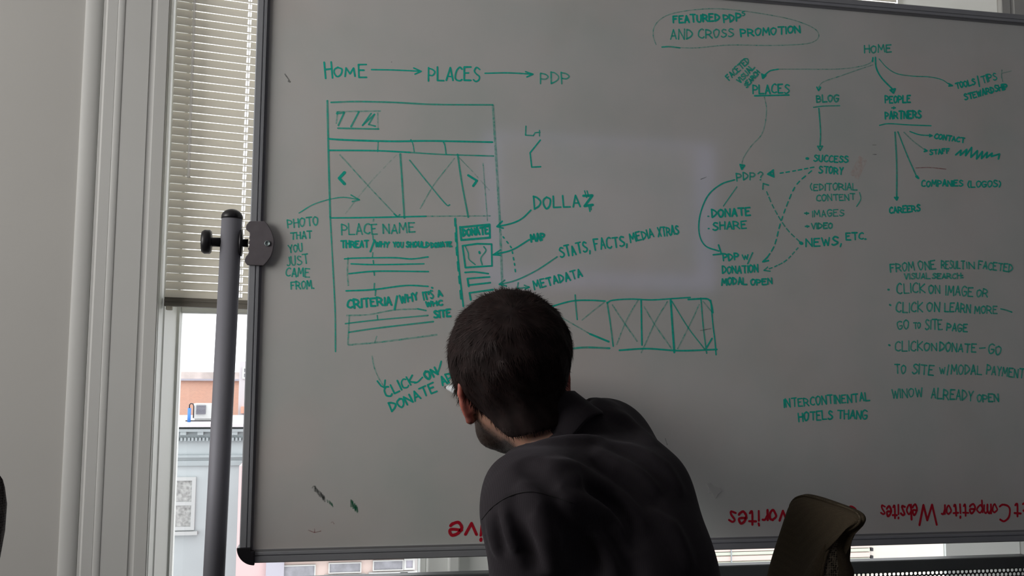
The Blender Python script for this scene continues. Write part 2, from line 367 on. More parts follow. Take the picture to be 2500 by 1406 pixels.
# pole, cap, knob, bracket (left side seen in the photograph, right side mirrored beyond the frame)
def pole_side(mx, detail):
    X = lambda x: x if not mx else BX0 + BX1 - x
    sgn = -1 if not mx else 1
    pc = lambda z: (X(-.1955 + (z - 1.41) * .015), BY + .014, z)
    b = MB(); b.tube([pc(.075), pc(1.474)], .0208, 32); po = b.build('pole', M_pole, wb)
    b = MB(); o = pc(1.472); b.lathe([(.0213, 0), (.0213, .004)] + [(.0213 * cos(t), .004 + .0165 * sin(t)) for t in np.linspace(.1, 1.5, 8)], o, (0, 0, 1)); b.build('end_cap', M_black, po)
    zc = 1.4235; cx = pc(zc)[0]
    b = MB(); ax = (sgn, 0, 0)
    b.lathe([(.0095, .018), (.0095, .036), (.013, .037), (.0215, .038), (.0245, .041), (.0245, .051), (.021, .0565), (.0, .057)], (cx, BY + .014, zc), ax, 24); b.build('clamp_knob', M_black, wb)
    b = MB(); b.lathe([(.008, .018), (.027, .0185), (.0275, .0225), (.008, .023), (.0085, .034), (.006, .034)], (cx, BY + .014, zc), (-sgn, 0, 0), 32); b.build('pivot_disc', M_black, wb)
    pts = [(608.4, 538.2), (645.6, 538.4), (652, 545), (657.5, 554), (662, 562), (665.5, 571), (668, 580), (668.8, 588), (668, 599), (665.5, 612), (661.6, 624), (652, 638), (643, 647.3), (602.7, 646),
           (596.5, 638), (596.2, 633), (599.5, 625), (604, 620), (606.6, 614), (606, 609), (603.5, 605.5), (606.5, 602), (608, 596), (606, 592.5), (606.5, 588.5), (609, 585), (607, 579), (609, 573), (608.5, 566), (604, 562), (600, 559), (599, 554), (600.5, 548)]
    poly = [(X(p[0]), p[2]) for p in (at(x, y, BY - .02) for x, y in pts)]
    b = MB(); b.prism(poly, 1, BY - .0135, BY - .0095); br = b.build('clamp_bracket', M_brk, wb, bevel=.0012)
    s_ = at(652, 592, BY - .028); b = MB()
    b.lathe([(.0058, 0), (.0058, .002), (.0045, .0025), (.0035, .0012), (0, .0012)], (X(s_[0]), BY - .0135, s_[2]), (0, -1, 0), 20); b.build('bracket_screw', M_screw, br)
    fx = pc(.08)[0]
    b = MB(); b.tube([(fx, 1.62, .085), (fx, 1.66, .095), (fx, 2.36, .095), (fx, 2.40, .085)], .022, 20); b.build('foot', M_pole, wb)
    for fy in (1.66, 2.34):
        b = MB(); b.tube([(fx - .012, fy, .030), (fx + .012, fy, .030)], .030, 24); b.box((fx - .016, fy - .012, .03), (fx + .016, fy + .012, .085)); b.build('caster', M_black, wb)
    return fx
f0 = pole_side(False, True); f1 = pole_side(True, False)
b = MB(); b.tube([(f0 + .02, BY + .004, .30), (f1 - .02, BY + .004, .30)], .018, 16); b.build('crossbar', M_pole, wb)

# ------------------------------------------------------------------ handwriting (strokes lie on the writing surface)
GL = {'A': '00 39 60|13 53', 'B': '09 00|~09 39 57 45 05|~05 45 63 40 00', 'C': '~68 49 17 03 11 40 61', 'D': '09 00|~09 38 65 42 00', 'E': '69 09 00 60|05 45', 'F': '69 09 00|05 45',
      'G': '~68 39 07 03 20 51 63|34 64', 'H': '09 00|69 60|05 65', 'I': '09 00', 'J': '~59 52 30 11', 'K': '09 00|68 04 60', 'L': '09 00 60', 'M': '00 19 43 79 80', 'N': '00 09 60 69',
      'O': '~39 07 03 20 52 67 39', 'P': '00 09|~09 48 66 44 04', 'R': '00 09|~09 48 66 44 04|34 70', 'S': '~68 39 17 35 63 51 20 01', 'T': '09 79|49 40', 'U': '~09 03 20 51 69', 'V': '09 30 69',
      'W': '09 20 47 60 89', 'X': '09 60|69 00', 'Y': '09 35 69|35 30', 'Z': '09 69 00 60', ' ': '', '/': '00 39', '(': '~29 06 03 20', ')': '~09 26 23 00', '?': '~07 29 47 35 23|20 20', ',': '11 0x',
      '.': '00 10', ':': '05 15|01 11', "'": '19 06', '+': '04 44|26 22', '-': '04 54',
      'e': '~04 64 57 26 03 20 51 62', 'i': '16 10|19 18', 'v': '06 30 66', 's': '~65 36 15 42 40 01', 't': '~38 31 40 51|06 66', 'r': '06 00|~03 26 46', 'o': '~36 04 12 30 52 55 36', 'a': '~65 36 04 02 20 52 65|66 60',
      'b': '09 00|~04 36 64 52 20 02', 'm': '06 00|~04 26 44 40|~44 66 84 80', 'p': '06 0y|~04 36 64 52 20 02', 'c': '~65 36 04 02 20 61', 'F': '69 09 00|05 45'}
DG = {**{str(i): i for i in range(10)}, 'x': -2, 'y': -3}
def smooth_line(pts, sub=6):
    pts = [np.array(p, float) for p in pts]
    if len(pts) < 3: return pts
    cl = np.allclose(pts[0], pts[-1]); out = []; n = len(pts)
    for i in range(n - 1):
        p0 = pts[i - 1] if i > 0 else (pts[-2] if cl else 2 * pts[0] - pts[1]); p3 = pts[i + 2] if i + 2 < n else (pts[1] if cl else 2 * pts[-1] - pts[-2])
        p1, p2 = pts[i], pts[i + 1]
        for k in range(sub):
            t = k / sub; out.append(.5 * (2 * p1 + (p2 - p0) * t + (2 * p0 - 5 * p1 + 4 * p2 - p3) * t * t + (3 * p1 - p0 - 3 * p2 + p3) * t ** 3))
    return out + [pts[-1]]
_layer = [0]
class Ink:
    """strokes of one word or drawing, in photograph pixels mapped onto the board plane"""
    def __init__(s): s.st = []
    def line(s, pts, w=4.2, curve=True): s.st.append((smooth_line(pts) if curve else [np.array(p, float) for p in pts], w)); return s
    def text(s, t, x0, y0, x1, y1, h, w=4.4):
        adv, xs = 0.0, []
        for ch in t:
            st = GL[ch]; wd = max([DG[q[0]] for part in st.split('|') for q in part.strip('~').split()] or [3]); xs.append((ch, adv, wd)); adv += wd + 2.4
        tot = adv - 2.4; d = np.array([x1 - x0, y1 - y0], float); L = np.linalg.norm(d); d /= L; up = np.array([d[1], -d[0]])
        for ch, a, wd in xs:
            jy, jr, js = random.uniform(-.05, .05) * h, random.uniform(-.05, .05), random.uniform(.92, 1.07)
            for part in GL[ch].split('|'):
                if not part: continue
                cv = part[0] == '~'; pts = []
                for q in part.strip('~').split():
                    gx, gy = a + DG[q[0]], DG[q[1]] * js
                    gx += random.uniform(-.22, .22) + jr * gy; gy += random.uniform(-.22, .22)
                    pts.append(np.array([x0, y0]) + d * (gx / max(tot, 1) * L) + up * (gy / 9 * h + jy))
                s.st.append((smooth_line(pts, 5) if cv else pts, w * random.uniform(.9, 1.12)))
        return s
    def build(s, name, ik, label=None):
        V, F = [], []; _layer[0] += 1; y0 = BY - .00025 - .00001 * (_layer[0] % 9)
        for pts, w in s.st:
            q = np.array([at(x, y, BY)[[0, 2]] for x, y in pts]); r0_ = w * .45 / FPX * (2.0 / .96)
            # resample so the width can waver a little like a felt tip
            seg = np.linalg.norm(np.diff(q, axis=0), axis=1); keep = [0] + [i + 1 for i in range(len(seg)) if seg[i] > 1e-6]; q = q[keep]
            y0 -= .0000015; n = len(q)
            if n == 1: q = np.vstack([q, q + [.0005, 0]]); n = 2
            t = np.zeros_like(q); t[1:-1] = q[2:] - q[:-2]; t[0] = q[1] - q[0]; t[-1] = q[-1] - q[-2]
            for i in range(1, n - 1):
                if np.linalg.norm(t[i]) < 1e-7: t[i] = q[i + 1] - q[i]
            # sharp corners: one ribbon per leg
            cut = [0]
            for i in range(1, n - 1):
                a, c = q[i] - q[i - 1], q[i + 1] - q[i]
                if a @ c < .5 * np.linalg.norm(a) * np.linalg.norm(c): cut.append(i)
            cut.append(n - 1)
            for a, c in zip(cut[:-1], cut[1:]):
                k = c - a + 1; base = len(V); y0 -= .0000015
                for i in range(a, c + 1):
                    if i == a: tt = q[i + 1] - q[i]
                    elif i == c: tt = q[i] - q[i - 1]
                    else: tt = q[i + 1] - q[i - 1]
                    tt = tt / (np.linalg.norm(tt) + 1e-9); nn = np.array([-tt[1], tt[0]]); r = r0_ * random.uniform(.93, 1.07)
                    V += [(q[i][0] + nn[0] * r, y0, q[i][1] + nn[1] * r), (q[i][0] - nn[0] * r, y0, q[i][1] - nn[1] * r)]
                F += [(base + 2 * i, base + 2 * i + 1, base + 2 * i + 3, base + 2 * i + 2) for i in range(k - 1)]
                for e in (a, c) if ik in 'dmr' else ():           # rounded ends and joints
                    base = len(V); y0 -= .0000015
                    V += [(q[e][0] + r0_ * cos(j * pi / 4), y0, q[e][1] + r0_ * sin(j * pi / 4)) for j in range(8)]; F.append(tuple(range(base, base + 8)))
        b = MB(); b.add(V, F); o = b.build(name, INK[ik], surf, fix=False)
        if label: tag(o, label)
        return o
def word(t, x0, y0, x1, y1, h, w=4.4, ik='d', more=(), label=None):
    k = Ink().text(t, x0, y0, x1, y1, h, w)
    for a in more: k.text(*a) if isinstance(a[0], str) else k.line(*a)
    txt = ' '.join([t] + [a[0] for a in more if isinstance(a[0], str)])
    return k.build('handwriting', ik, label or '%s handwriting reading %s' % ('red upside-down' if ik == 'r' else 'green', txt))
def draw(name, ik, lines, label=None):
    k = Ink()
    for l in lines:
        if isinstance(l, tuple): k.line(l[0], l[1], *l[2:])
        else: k.line(l)
    return k.build(name, ik, label)
def dashes(pts, n, duty=.55, w=4):
    q = smooth_line(pts, 12); d = np.r_[0, np.cumsum([np.linalg.norm(b_ - a_) for a_, b_ in zip(q[:-1], q[1:])])]; out = []
    f = lambda s_: np.array([np.interp(s_, d, [p[i] for p in q]) for i in (0, 1)])
    for i in range(n):
        s0 = d[-1] * i / n; out.append(([f(s0), f(s0 + d[-1] / n * duty * random.uniform(.8, 1.15))], w))
    return out

# site-map heading row and page sketch
word('H', 795, 190, 812, 189, 38, 4.6, more=(('OM', 817, 187, 866, 187, 21, 4.8), ('E', 876, 191, 895, 191, 33, 4.6)))
draw('drawn_arrow', 'd', [([(907, 170), (960, 171), (1028, 174)], 4.2), ([(1010, 166), (1028, 174), (1013, 181)], 4.2, False)])
word('PLACES', 1046, 196, 1171, 198, 32, 4.6)
draw('drawn_arrow', 'd', [([(1184, 179), (1240, 178), (1300, 181)], 4.2), ([(1283, 175), (1301, 181), (1286, 188)], 4.2, False)])
word('PDP', 1320, 203, 1390, 203, 26, 4.2, 'm')
draw('drawn_page_outline', 'm', [([(799, 246), (802, 380), (806, 530)], 5.2), ([(806, 530), (812, 640), (818, 760), (819, 858)], 4.2), ([(808, 250), (870, 248), (960, 250), (1060, 255), (1203, 256)], 4.6)])
draw('drawn_page_outline', 'f', [([(1203, 256), (1212, 400), (1220, 540), (1226, 690), (1229, 714)], 6.5)])
draw('drawn_header_bars', 'd', [([(801, 339), (850, 342), (960, 345), (1050, 344), (1202, 347)], 5.0), ([(802, 367), (920, 368), (1000, 372)], 4.4)])
draw('drawn_header_bars', 'm', [([(1000, 372), (1080, 377), (1205, 381)], 4.0), ([(1003, 341), (1008, 352), (1011, 370)], 3.2), ([(1082, 346), (1086, 355), (1089, 377)], 4.2), ([(923, 347), (922, 370)], 3)])
draw('drawn_logo_box', 'f', [([(820, 273), (860, 272), (930, 271)], 4), ([(824, 272), (821, 302)], 4), ([(922, 275), (923, 313)], 3)])
draw('drawn_logo_scribble', 'm', [([(822, 277), (840, 275), (826, 306)], 5, False), ([(876, 273), (857, 309)], 5), ([(906, 277), (885, 306), (914, 279), (900, 304), (916, 308)], 4.4, False), ([(825, 313), (870, 314), (924, 315)], 4.6)])
draw('drawn_carousel', 'f', [([(829, 377), (900, 455), (968, 527)], 3.6), ([(1110, 386), (1060, 450), (1025, 510)], 3), ([(1179, 398), (1184, 460), (1190, 540)], 3), ([(1120, 384), (1155, 420)], 2.6)])
draw('drawn_carousel', 'g', [([(968, 378), (900, 450), (843, 522)], 3.4), ([(1155, 420), (1195, 465)], 3)])
draw('drawn_carousel', 'm', [([(977, 376), (982, 450), (987, 532)], 5.2), ([(1117, 377), (1128, 450), (1143, 530)], 5), ([(1000, 391), (1045, 447), (1088, 498), (1098, 500)], 3.6), ([(962, 522), (970, 528), (976, 524)], 4)])
draw('drawn_arrowhead', 'd', [([(841, 421), (828, 435), (841, 449)], 8, False)])
draw('drawn_arrowhead', 'd', [([(1143, 428), (1164, 441), (1155, 454)], 6.5, False)])
draw('drawn_arrow', 'm', [([(730, 520), (770, 497), (830, 482), (876, 487)], 3.2), ([(857, 476), (877, 488), (860, 492)], 4, False)])
draw('drawn_page_rule', 'd', [([(809, 532), (900, 531), (1040, 528)], 4.2)]); draw('drawn_page_rule', 'f', [([(1040, 528), (1198, 527)], 3.6), ([(912, 534), (911, 541)], 4)])
draw('drawn_symbol', 'm', [([(1284, 308), (1283, 330), (1302, 331), (1306, 324), (1318, 323)], 4, False), ([(1317, 318), (1317, 332)], 3.4)])
draw('drawn_symbol', 'd', [([(1319, 342), (1294, 373), (1298, 408), (1320, 407)], 4.2, False)])
word('DOLLA', 1305, 511, 1416, 505, 30, 4.8)
draw('drawn_dollar_mark', 'd', [([(1424, 478), (1446, 477), (1427, 503), (1447, 500)], 7, False), ([(1427, 466), (1432, 482)], 3.5), ([(1433, 466), (1437, 480)], 3.5), ([(1437, 500), (1440, 516)], 4), ([(1442, 500), (1443, 512)], 3.5)])
draw('drawn_arrow', 'd', [([(1296, 513), (1275, 533), (1250, 545), (1214, 553)], 4.6), ([(1226, 540), (1213, 553), (1228, 557)], 4.6, False)])
word('MAP', 1297, 591, 1331, 584, 17, 5.4)
draw('drawn_arrow', 'd', [([(1292, 585), (1250, 610), (1206, 621)], 4.6), ([(1222, 610), (1204, 622), (1222, 623)], 4.2, False)])
word('STATS,', 1369, 629, 1440, 613, 24, 4.6, more=(('FACTS,', 1453, 611, 1531, 599, 25, 4.6),)); word('MEDIA', 1540, 592, 1596, 578, 20, 4.4, more=(('XTRAS', 1607, 577, 1657, 571, 21, 4.4),))
draw('drawn_arrow', 'm', [([(1360, 627), (1310, 660), (1260, 684), (1220, 694)], 4.2), ([(1232, 684), (1219, 694), (1236, 698)], 4.6, False)])
draw('drawn_dotted_line', 'd', dashes([(1228, 578), (1242, 596), (1249, 607), (1252, 624), (1256, 645), (1259, 672)], 7, .35, 4))
draw('drawn_arrow', 'm', [([(1265, 690), (1263, 704), (1291, 701)], 4, False), ([(1280, 696), (1292, 701), (1282, 706)], 4, False)])
word('METADATA', 1305, 706, 1422, 675, 20, 4.6)
# side note
for a in (('PHOTO', 703, 557, 777, 550, 20), ('THAT', 710, 584, 761, 582, 17), ('YOU', 706, 617, 739, 613, 18), ('JUST', 700, 650, 753, 643, 22), ('CAME', 698, 674, 755, 676, 20), ('FROM.', 711, 706, 766, 703, 18)): word(*a, 3.8, 'm')
word('PLACE', 834, 573, 921, 570, 25, 4.0, 'm', more=(('NAME', 936, 571, 1013, 567, 22, 4.0),))
word('THREAT', 833, 605, 899, 603, 16, 4.6, more=(([(914, 586), (904, 614)], 5), ('WHY', 916, 602, 949, 603, 12, 4.4), ('YOU', 960, 603, 984, 603, 12, 4.4), ('SHOULD', 992, 603, 1047, 603, 12, 4.4), ('DONATE', 1053, 604, 1102, 601, 11, 4.6)))
draw('drawn_text_lines', 'd', [([(841, 632), (870, 630), (960, 629), (1005, 632), (1045, 627)], 4), ([(857, 644), (920, 646), (1035, 644)], 4), ([(852, 668), (920, 662), (1046, 663)], 4.2), ([(845, 710), (910, 707), (990, 697), (1045, 699)], 4.4), ([(1054, 702), (1056, 703)], 5)])
draw('drawn_text_lines', 'f', [([(850, 628), (848, 660), (850, 698)], 4)])
draw('drawn_dashed_line', 'm', [([(910, 575), (911, 586)], 3), ([(910, 617), (909, 627)], 3.6), ([(911, 636), (912, 643)], 3.6), ([(913, 663), (914, 672)], 3.6), ([(914, 692), (913, 706)], 4), ([(917, 709), (916, 721)], 4), ([(921, 770), (922, 781)], 3.6)])
word('CRITERIA', 849, 752, 955, 744, 20, 5.0, more=(([(969, 723), (963, 755)], 5.4), ('WHY', 978, 740, 1021, 732, 18, 5.0), ("IT'S", 1035, 732, 1058, 727, 19, 4.4), ('A', 1070, 724, 1080, 722, 14, 5), ('WHC', 1041, 748, 1080, 744, 11, 4.8), ('SITE', 1060, 776, 1100, 773, 17, 5.2)))
draw('drawn_text_lines', 'm', [([(843, 790), (920, 781), (1045, 770)], 4), ([(852, 811), (920, 801), (1058, 785)], 4.4), ([(1020, 754), (1040, 758)], 4.4)])
draw('drawn_text_lines', 'f', [([(845, 770), (900, 768), (960, 757), (1020, 754)], 4), ([(853, 770), (851, 806), (849, 842)], 4), ([(849, 842), (920, 836), (1000, 826), (1068, 817)], 4.6), ([(920, 820), (914, 838)], 3)])
draw('drawn_sidebar_rule', 'd', [([(1113, 548), (1119, 640), (1131, 748)], 4.6)] + dashes([(1111, 534), (1114, 600), (1122, 690), (1127, 745)], 6, .55, 6))
draw('drawn_donate_button', 'd', [([(1124, 555), (1195, 548), (1196, 580), (1126, 586), (1123, 554)], 6, False)]); word('DONATE', 1131, 577, 1193, 570, 17, 5.4)
draw('drawn_map_box', 'd', [([(1129, 600), (1165, 595), (1200, 596), (1201, 649), (1136, 653), (1129, 600)], 5, False), ([(1170, 615), (1171, 618)], 6)]); draw('drawn_map_box', 'm', [([(1136, 602), (1143, 618), (1145, 633), (1160, 646)], 3.4), ([(1181, 602), (1186, 612), (1174, 630), (1177, 646)], 4)])
draw('drawn_sidebar_lines', 'd', [([(1135, 665), (1160, 664), (1192, 668)], 4.6), ([(1141, 680), (1195, 676)], 5), ([(1141, 680), (1144, 699)], 5), ([(1143, 696), (1197, 690)], 5), ([(1146, 715), (1204, 707)], 5), ([(1146, 715), (1149, 732)], 5)])
draw('drawn_arrow', 'f', [([(908, 868), (913, 895), (923, 920), (936, 942)], 3.2)]); draw('drawn_arrow', 'd', [([(921, 930), (930, 942), (938, 946), (940, 928)], 4.2, False)])
word('CLICK', 945, 970, 1016, 934, 23, 4.6, more=(('ON', 1043, 927, 1069, 913, 19, 6), ([(1012, 935), (1020, 932), (1031, 921)], 4), ([(1068, 911), (1073, 897), (1077, 882)], 4.6)))
word('DONATE', 957, 1004, 1066, 954, 22, 5); word('AP', 1081, 941, 1107, 929, 22, 5)
# wide row of crossed boxes
draw('drawn_box_row', 'd', [([(1340, 750), (1395, 735), (1440, 733), (1477, 735)], 4.6), ([(1482, 740), (1495, 733), (1540, 730), (1590, 732), (1640, 729), (1685, 726)], 4.2), ([(1680, 731), (1720, 729), (1732, 733), (1737, 745), (1740, 763)], 5.2),
    ([(1565, 733), (1566, 790), (1567, 842)], 4.8), ([(1637, 731), (1641, 790), (1646, 860)], 6), ([(1735, 733), (1740, 790), (1745, 830), (1748, 866)], 4), ([(1512, 855), (1580, 851), (1660, 856), (1750, 853)], 5), ([(1440, 815), (1486, 834)], 5.4), ([(1738, 826), (1725, 848)], 4.6)])
draw('drawn_box_row', 'm', [([(1385, 852), (1430, 848), (1488, 850)], 5.4), ([(1482, 738), (1490, 790), (1497, 845)], 4.6), ([(1711, 728), (1717, 800), (1725, 862)], 4.6), ([(1404, 720), (1406, 750), (1409, 780)], 4.2), ([(1640, 735), (1680, 800), (1720, 852)], 3.8)])
draw('drawn_box_row', 'f', [([(1345, 760), (1440, 815)], 3.4), ([(1475, 738), (1450, 757), (1420, 782)], 3.4), ([(1494, 743), (1525, 790), (1556, 834)], 4), ([(1558, 732), (1530, 780), (1505, 842)], 3.8), ([(1572, 748), (1600, 795), (1640, 852)], 3.8), ([(1630, 735), (1600, 785), (1565, 862)], 3.8), ([(1707, 742), (1690, 780), (1654, 852)], 3.8), ([(1716, 735), (1738, 762)], 3.8)])
draw('drawn_tick', 'k', [([(1709, 807), (1735, 802)], 2.4)])
# top right heading and site map
draw('drawn_oval', 'f', [([(1602, 110), (1595, 90), (1597, 66), (1615, 45), (1650, 31), (1720, 22), (1790, 24), (1880, 37), (1940, 50), (1985, 68), (1999, 85), (1990, 100), (1960, 108), (1880, 111), (1780, 110), (1700, 117), (1650, 116)], 3.2)])
draw('drawn_oval', 'm', [([(1616, 115), (1635, 114), (1660, 117)], 4.4)])
word('FEATURED', 1644, 56, 1756, 51, 17, 5.4, more=(('PDP', 1767, 55, 1809, 50, 18, 5), ('S', 1813, 39, 1819, 37, 9, 3.4)))
word('AND', 1637, 96, 1690, 95, 23, 4.4, 'm', more=(('CROSS', 1706, 94, 1791, 89, 20, 4.4),)); word('PROMOTION', 1809, 89, 1953, 80, 17, 4.8)
word('FACETED', 1780, 196, 1831, 151, 14, 4.4, 'm', more=(('VISUAL', 1807, 204, 1842, 165, 12, 4.2), ('SEARCH', 1823, 214, 1855, 178, 11, 4.6)))
word('PLACES', 1838, 228, 1926, 227, 21, 4.6); draw('drawn_underline', 'd', [([(1842, 234), (1880, 233), (1926, 232)], 4.8)])
draw('drawn_arrow', 'f', [([(2132, 141), (2122, 155), (2090, 164), (2040, 169), (1960, 169), (1900, 169)], 3.0), ([(2132, 158), (2090, 172), (2050, 186), (2010, 200), (1998, 214)], 3), ([(1866, 236), (1871, 265), (1868, 300), (1858, 330), (1835, 355), (1815, 385), (1811, 402)], 3.2)])
draw('drawn_arrow', 'd', [([(1900, 169), (1880, 173), (1866, 184)], 4), ([(1860, 181), (1862, 191), (1869, 184), (1861, 183)], 6, False), ([(1807, 402), (1811, 413), (1817, 404), (1808, 403)], 6, False), ([(1994, 213), (1998, 221), (2003, 213)], 5, False)])
word('BLOG', 1994, 250, 2047, 248, 16, 5, 'm'); draw('drawn_underline', 'm', [([(1986, 262), (2010, 259), (2050, 258)], 3.8)])
draw('drawn_arrow', 'm', [([(1999, 265), (2003, 320), (2002, 357)], 4.8), ([(1996, 357), (2002, 367), (2008, 357), (1997, 358)], 5, False)])
word('HOME', 2111, 130, 2176, 127, 18, 4.6, 'm')
draw('drawn_arrow', 'd', [([(2137, 140), (2139, 165), (2152, 190), (2180, 219)], 5.2), ([(2173, 220), (2181, 227), (2185, 217), (2175, 220)], 6, False), ([(2316, 204), (2325, 209), (2316, 210)], 5, False), ([(2131, 141), (2130, 150)], 5)])
draw('drawn_arrow', 'm', [([(2146, 144), (2165, 165), (2190, 180), (2230, 186), (2270, 188), (2300, 195), (2318, 207)], 3.4)])
word('TOOLS', 2335, 217, 2381, 205, 14, 4.8, more=(([(2386, 186), (2391, 211)], 5), ('TIPS', 2398, 203, 2434, 194, 17, 4.2))); draw('drawn_slash', 'f', [([(2446, 170), (2445, 185), (2448, 200)], 4), ([(2446, 179), (2470, 173)], 2.6)])
word('STEWARDSHIP', 2356, 244, 2460, 216, 14, 5.2)
word('PEOPLE', 2161, 251, 2222, 250, 16, 5, more=(('+', 2177, 268, 2186, 268, 10, 4.6), ('PARTNERS', 2161, 290, 2248, 288, 17, 5.4))); draw('drawn_underline', 'd', [([(2147, 306), (2170, 302), (2220, 305), (2273, 307)], 3.8)])
draw('drawn_branch_line', 'm', [([(2185, 323), (2189, 400), (2189, 480)], 5.6), ([(2192, 322), (2215, 380), (2238, 432)], 5)]); draw('drawn_branch_line', 'f', [([(2206, 322), (2230, 345), (2258, 366)], 4)])
draw('drawn_branch_line', 'd', [([(2221, 321), (2245, 329), (2275, 331)], 3.8), ([(2184, 482), (2189, 488), (2192, 482), (2185, 483)], 6, False), ([(2236, 431), (2242, 435), (2239, 430)], 6, False), ([(2257, 364), (2263, 368), (2256, 370)], 5, False), ([(2269, 328), (2276, 331), (2269, 334)], 4, False)])
word('CONTACT', 2281, 338, 2354, 348, 11, 4.8); word('STAFF', 2270, 377, 2318, 374, 11, 4.8)
draw('drawn_scribble', 'd', [([(2333, 378), (2346, 367), (2344, 379), (2360, 365), (2357, 380), (2372, 360), (2370, 384), (2386, 368), (2384, 388), (2398, 370), (2396, 387), (2410, 372), (2408, 385), (2422, 374), (2420, 382), (2440, 376), (2437, 388)], 5.6, False)])
word('COMPANIES', 2250, 455, 2350, 454, 14, 4.8, more=(('(LOGOS)', 2363, 457, 2442, 456, 15, 4.4),)); word('CAREERS', 2172, 521, 2246, 515, 15, 4.8)
draw('drawn_stray_line', 'p', [([(2235, 410), (2270, 409), (2310, 413)], 3)])
word('PDP', 1799, 441, 1843, 438, 18, 4.4, 'm', more=(('?', 1850, 440, 1862, 440, 20, 4.4),))
draw('drawn_arrow', 'd', [([(1793, 439), (1760, 450), (1728, 478), (1709, 525), (1707, 570), (1722, 600), (1755, 613)], 4.4), ([(1754, 598), (1761, 620), (1741, 622)], 5, False)])
draw('drawn_stray_line', 'm', [([(1799, 456), (1782, 480), (1766, 503)], 3.4)])
word('DONATE', 1739, 531, 1832, 525, 18, 5.2, more=(([(1728, 528), (1730, 528)], 4),)); word('SHARE', 1741, 562, 1822, 557, 18, 4.6, more=(([(1729, 558), (1731, 558)], 4),))
word('PDP', 1766, 637, 1803, 633, 17, 4.8, more=(('W', 1813, 634, 1827, 633, 11, 4.4), ([(1837, 617), (1825, 644)], 4), ('DONATION', 1764, 668, 1850, 664, 17, 4.6), ('MODAL', 1762, 696, 1823, 694, 16, 4.8), ('OPEN', 1834, 696, 1884, 693, 14, 4.6)))
word('SUCCESS', 1987, 394, 2070, 396, 15, 4.4, more=(([(1969, 387), (1972, 387)], 8), ('STORY', 1999, 422, 2057, 425, 16, 4.4)))
word('(EDITORIAL', 1979, 465, 2092, 464, 16, 4.0, 'm', more=(('CONTENT', 1994, 491, 2087, 488, 15, 4.0), ([(2098, 470), (2101, 486), (2091, 504)], 3.2)))
word('+', 1965, 526, 1974, 526, 12, 4.6, 'm', more=(('IMAGES', 1984, 530, 2060, 527, 15, 3.8),)); word('+', 1966, 557, 1975, 557, 11, 4.8, 'm', more=(('VIDEO', 1982, 559, 2032, 557, 13, 4.6),))
word('NEWS,', 1968, 601, 2053, 598, 19, 5, more=(([(1954, 593), (1957, 594)], 10), ('ETC.', 2066, 585, 2113, 584, 16, 4.8)))
draw('drawn_dashed_arrow', 'd', dashes([(1987, 408), (1940, 417), (1897, 424)], 6, .55, 4) + [([(1888, 415), (1874, 425), (1889, 432), (1887, 416), (1880, 425), (1886, 428)], 5, False)])
draw('drawn_dashed_arrow', 'd', dashes([(1981, 417), (1945, 450), (1925, 490), (1905, 545), (1890, 600), (1868, 635)], 13, .6, 4) + [([(1873, 628), (1862, 639), (1876, 636)], 5, False)])
draw('drawn_dashed_arrow', 'm', dashes([(1952, 590), (1920, 558), (1890, 510), (1868, 460)], 9, .6, 4) + [([(1862, 462), (1863, 448), (1876, 452)], 4.6, False)])
draw('drawn_dashed_arrow', 'm', dashes([(1948, 605), (1920, 635), (1893, 650), (1872, 658)], 7, .6, 3.8) + [([(1874, 652), (1865, 660), (1880, 662)], 4, False)])
# right hand notes
word('FROM', 2174, 665, 2232, 660, 20, 4.4, 'm', more=(('ONE', 2244, 660, 2284, 655, 20, 4.4), ('RESULT', 2298, 655, 2354, 656, 18, 4.4), ('IN', 2360, 655, 2378, 655, 15, 4.4), ('FACETED', 2388, 655, 2470, 664, 18, 4.6), ('VISUAL', 2208, 681, 2270, 680, 13, 4), ('SEARCH:', 2276, 680, 2350, 679, 12, 4.2)))
word('CLICK', 2190, 717, 2258, 714, 24, 4.4, 'm', more=(([(2168, 707), (2170, 707)], 6), ('ON', 2268, 716, 2294, 716, 20, 4.6), ('IMAGE', 2309, 720, 2374, 723, 22, 4.6), ('OR', 2384, 723, 2410, 726, 18, 4.8)))
word('CLICK', 2188, 762, 2252, 762, 24, 4.4, 'm', more=(([(2172, 744), (2174, 745)], 6), ('ON', 2264, 760, 2293, 760, 21, 4.6), ('LEARN', 2306, 760, 2368, 763, 20, 4.6), ('MORE', 2379, 764, 2434, 766, 18, 4.4), ([(2443, 754), (2456, 757), (2470, 762)], 4.4)))
word('GO', 2192, 804, 2219, 802, 20, 4.2, 'm', more=(('TO', 2231, 802, 2247, 801, 13, 4.4), ('SITE', 2259, 805, 2300, 804, 23, 4.4), ('PAGE', 2311, 807, 2361, 810, 18, 4.8)))
word('CLICK', 2186, 857, 2252, 855, 23, 4.4, 'm', more=(([(2170, 842), (2172, 843)], 6), ('ON', 2257, 856, 2286, 855, 18, 4.4), ('DONATE', 2294, 857, 2382, 860, 20, 4.8), ([(2391, 850), (2405, 849)], 4), ('GO', 2413, 862, 2442, 866, 22, 4.4)))
word('TO', 2185, 912, 2211, 911, 22, 4.4, 'm', more=(('SITE', 2227, 912, 2278, 916, 23, 4.6), ('W', 2294, 912, 2307, 912, 14, 4.4), ([(2316, 891), (2312, 915)], 4.4), ('MODAL', 2322, 913, 2396, 914, 22, 4.4), ('PAYMENT', 2408, 913, 2498, 923, 21, 4.4)))
word('WINOW', 2178, 973, 2252, 968, 22, 4.4, 'm', more=(('ALREADY', 2273, 972, 2374, 978, 24, 4.6), ('OPEN', 2386, 981, 2437, 980, 18, 4.6)))
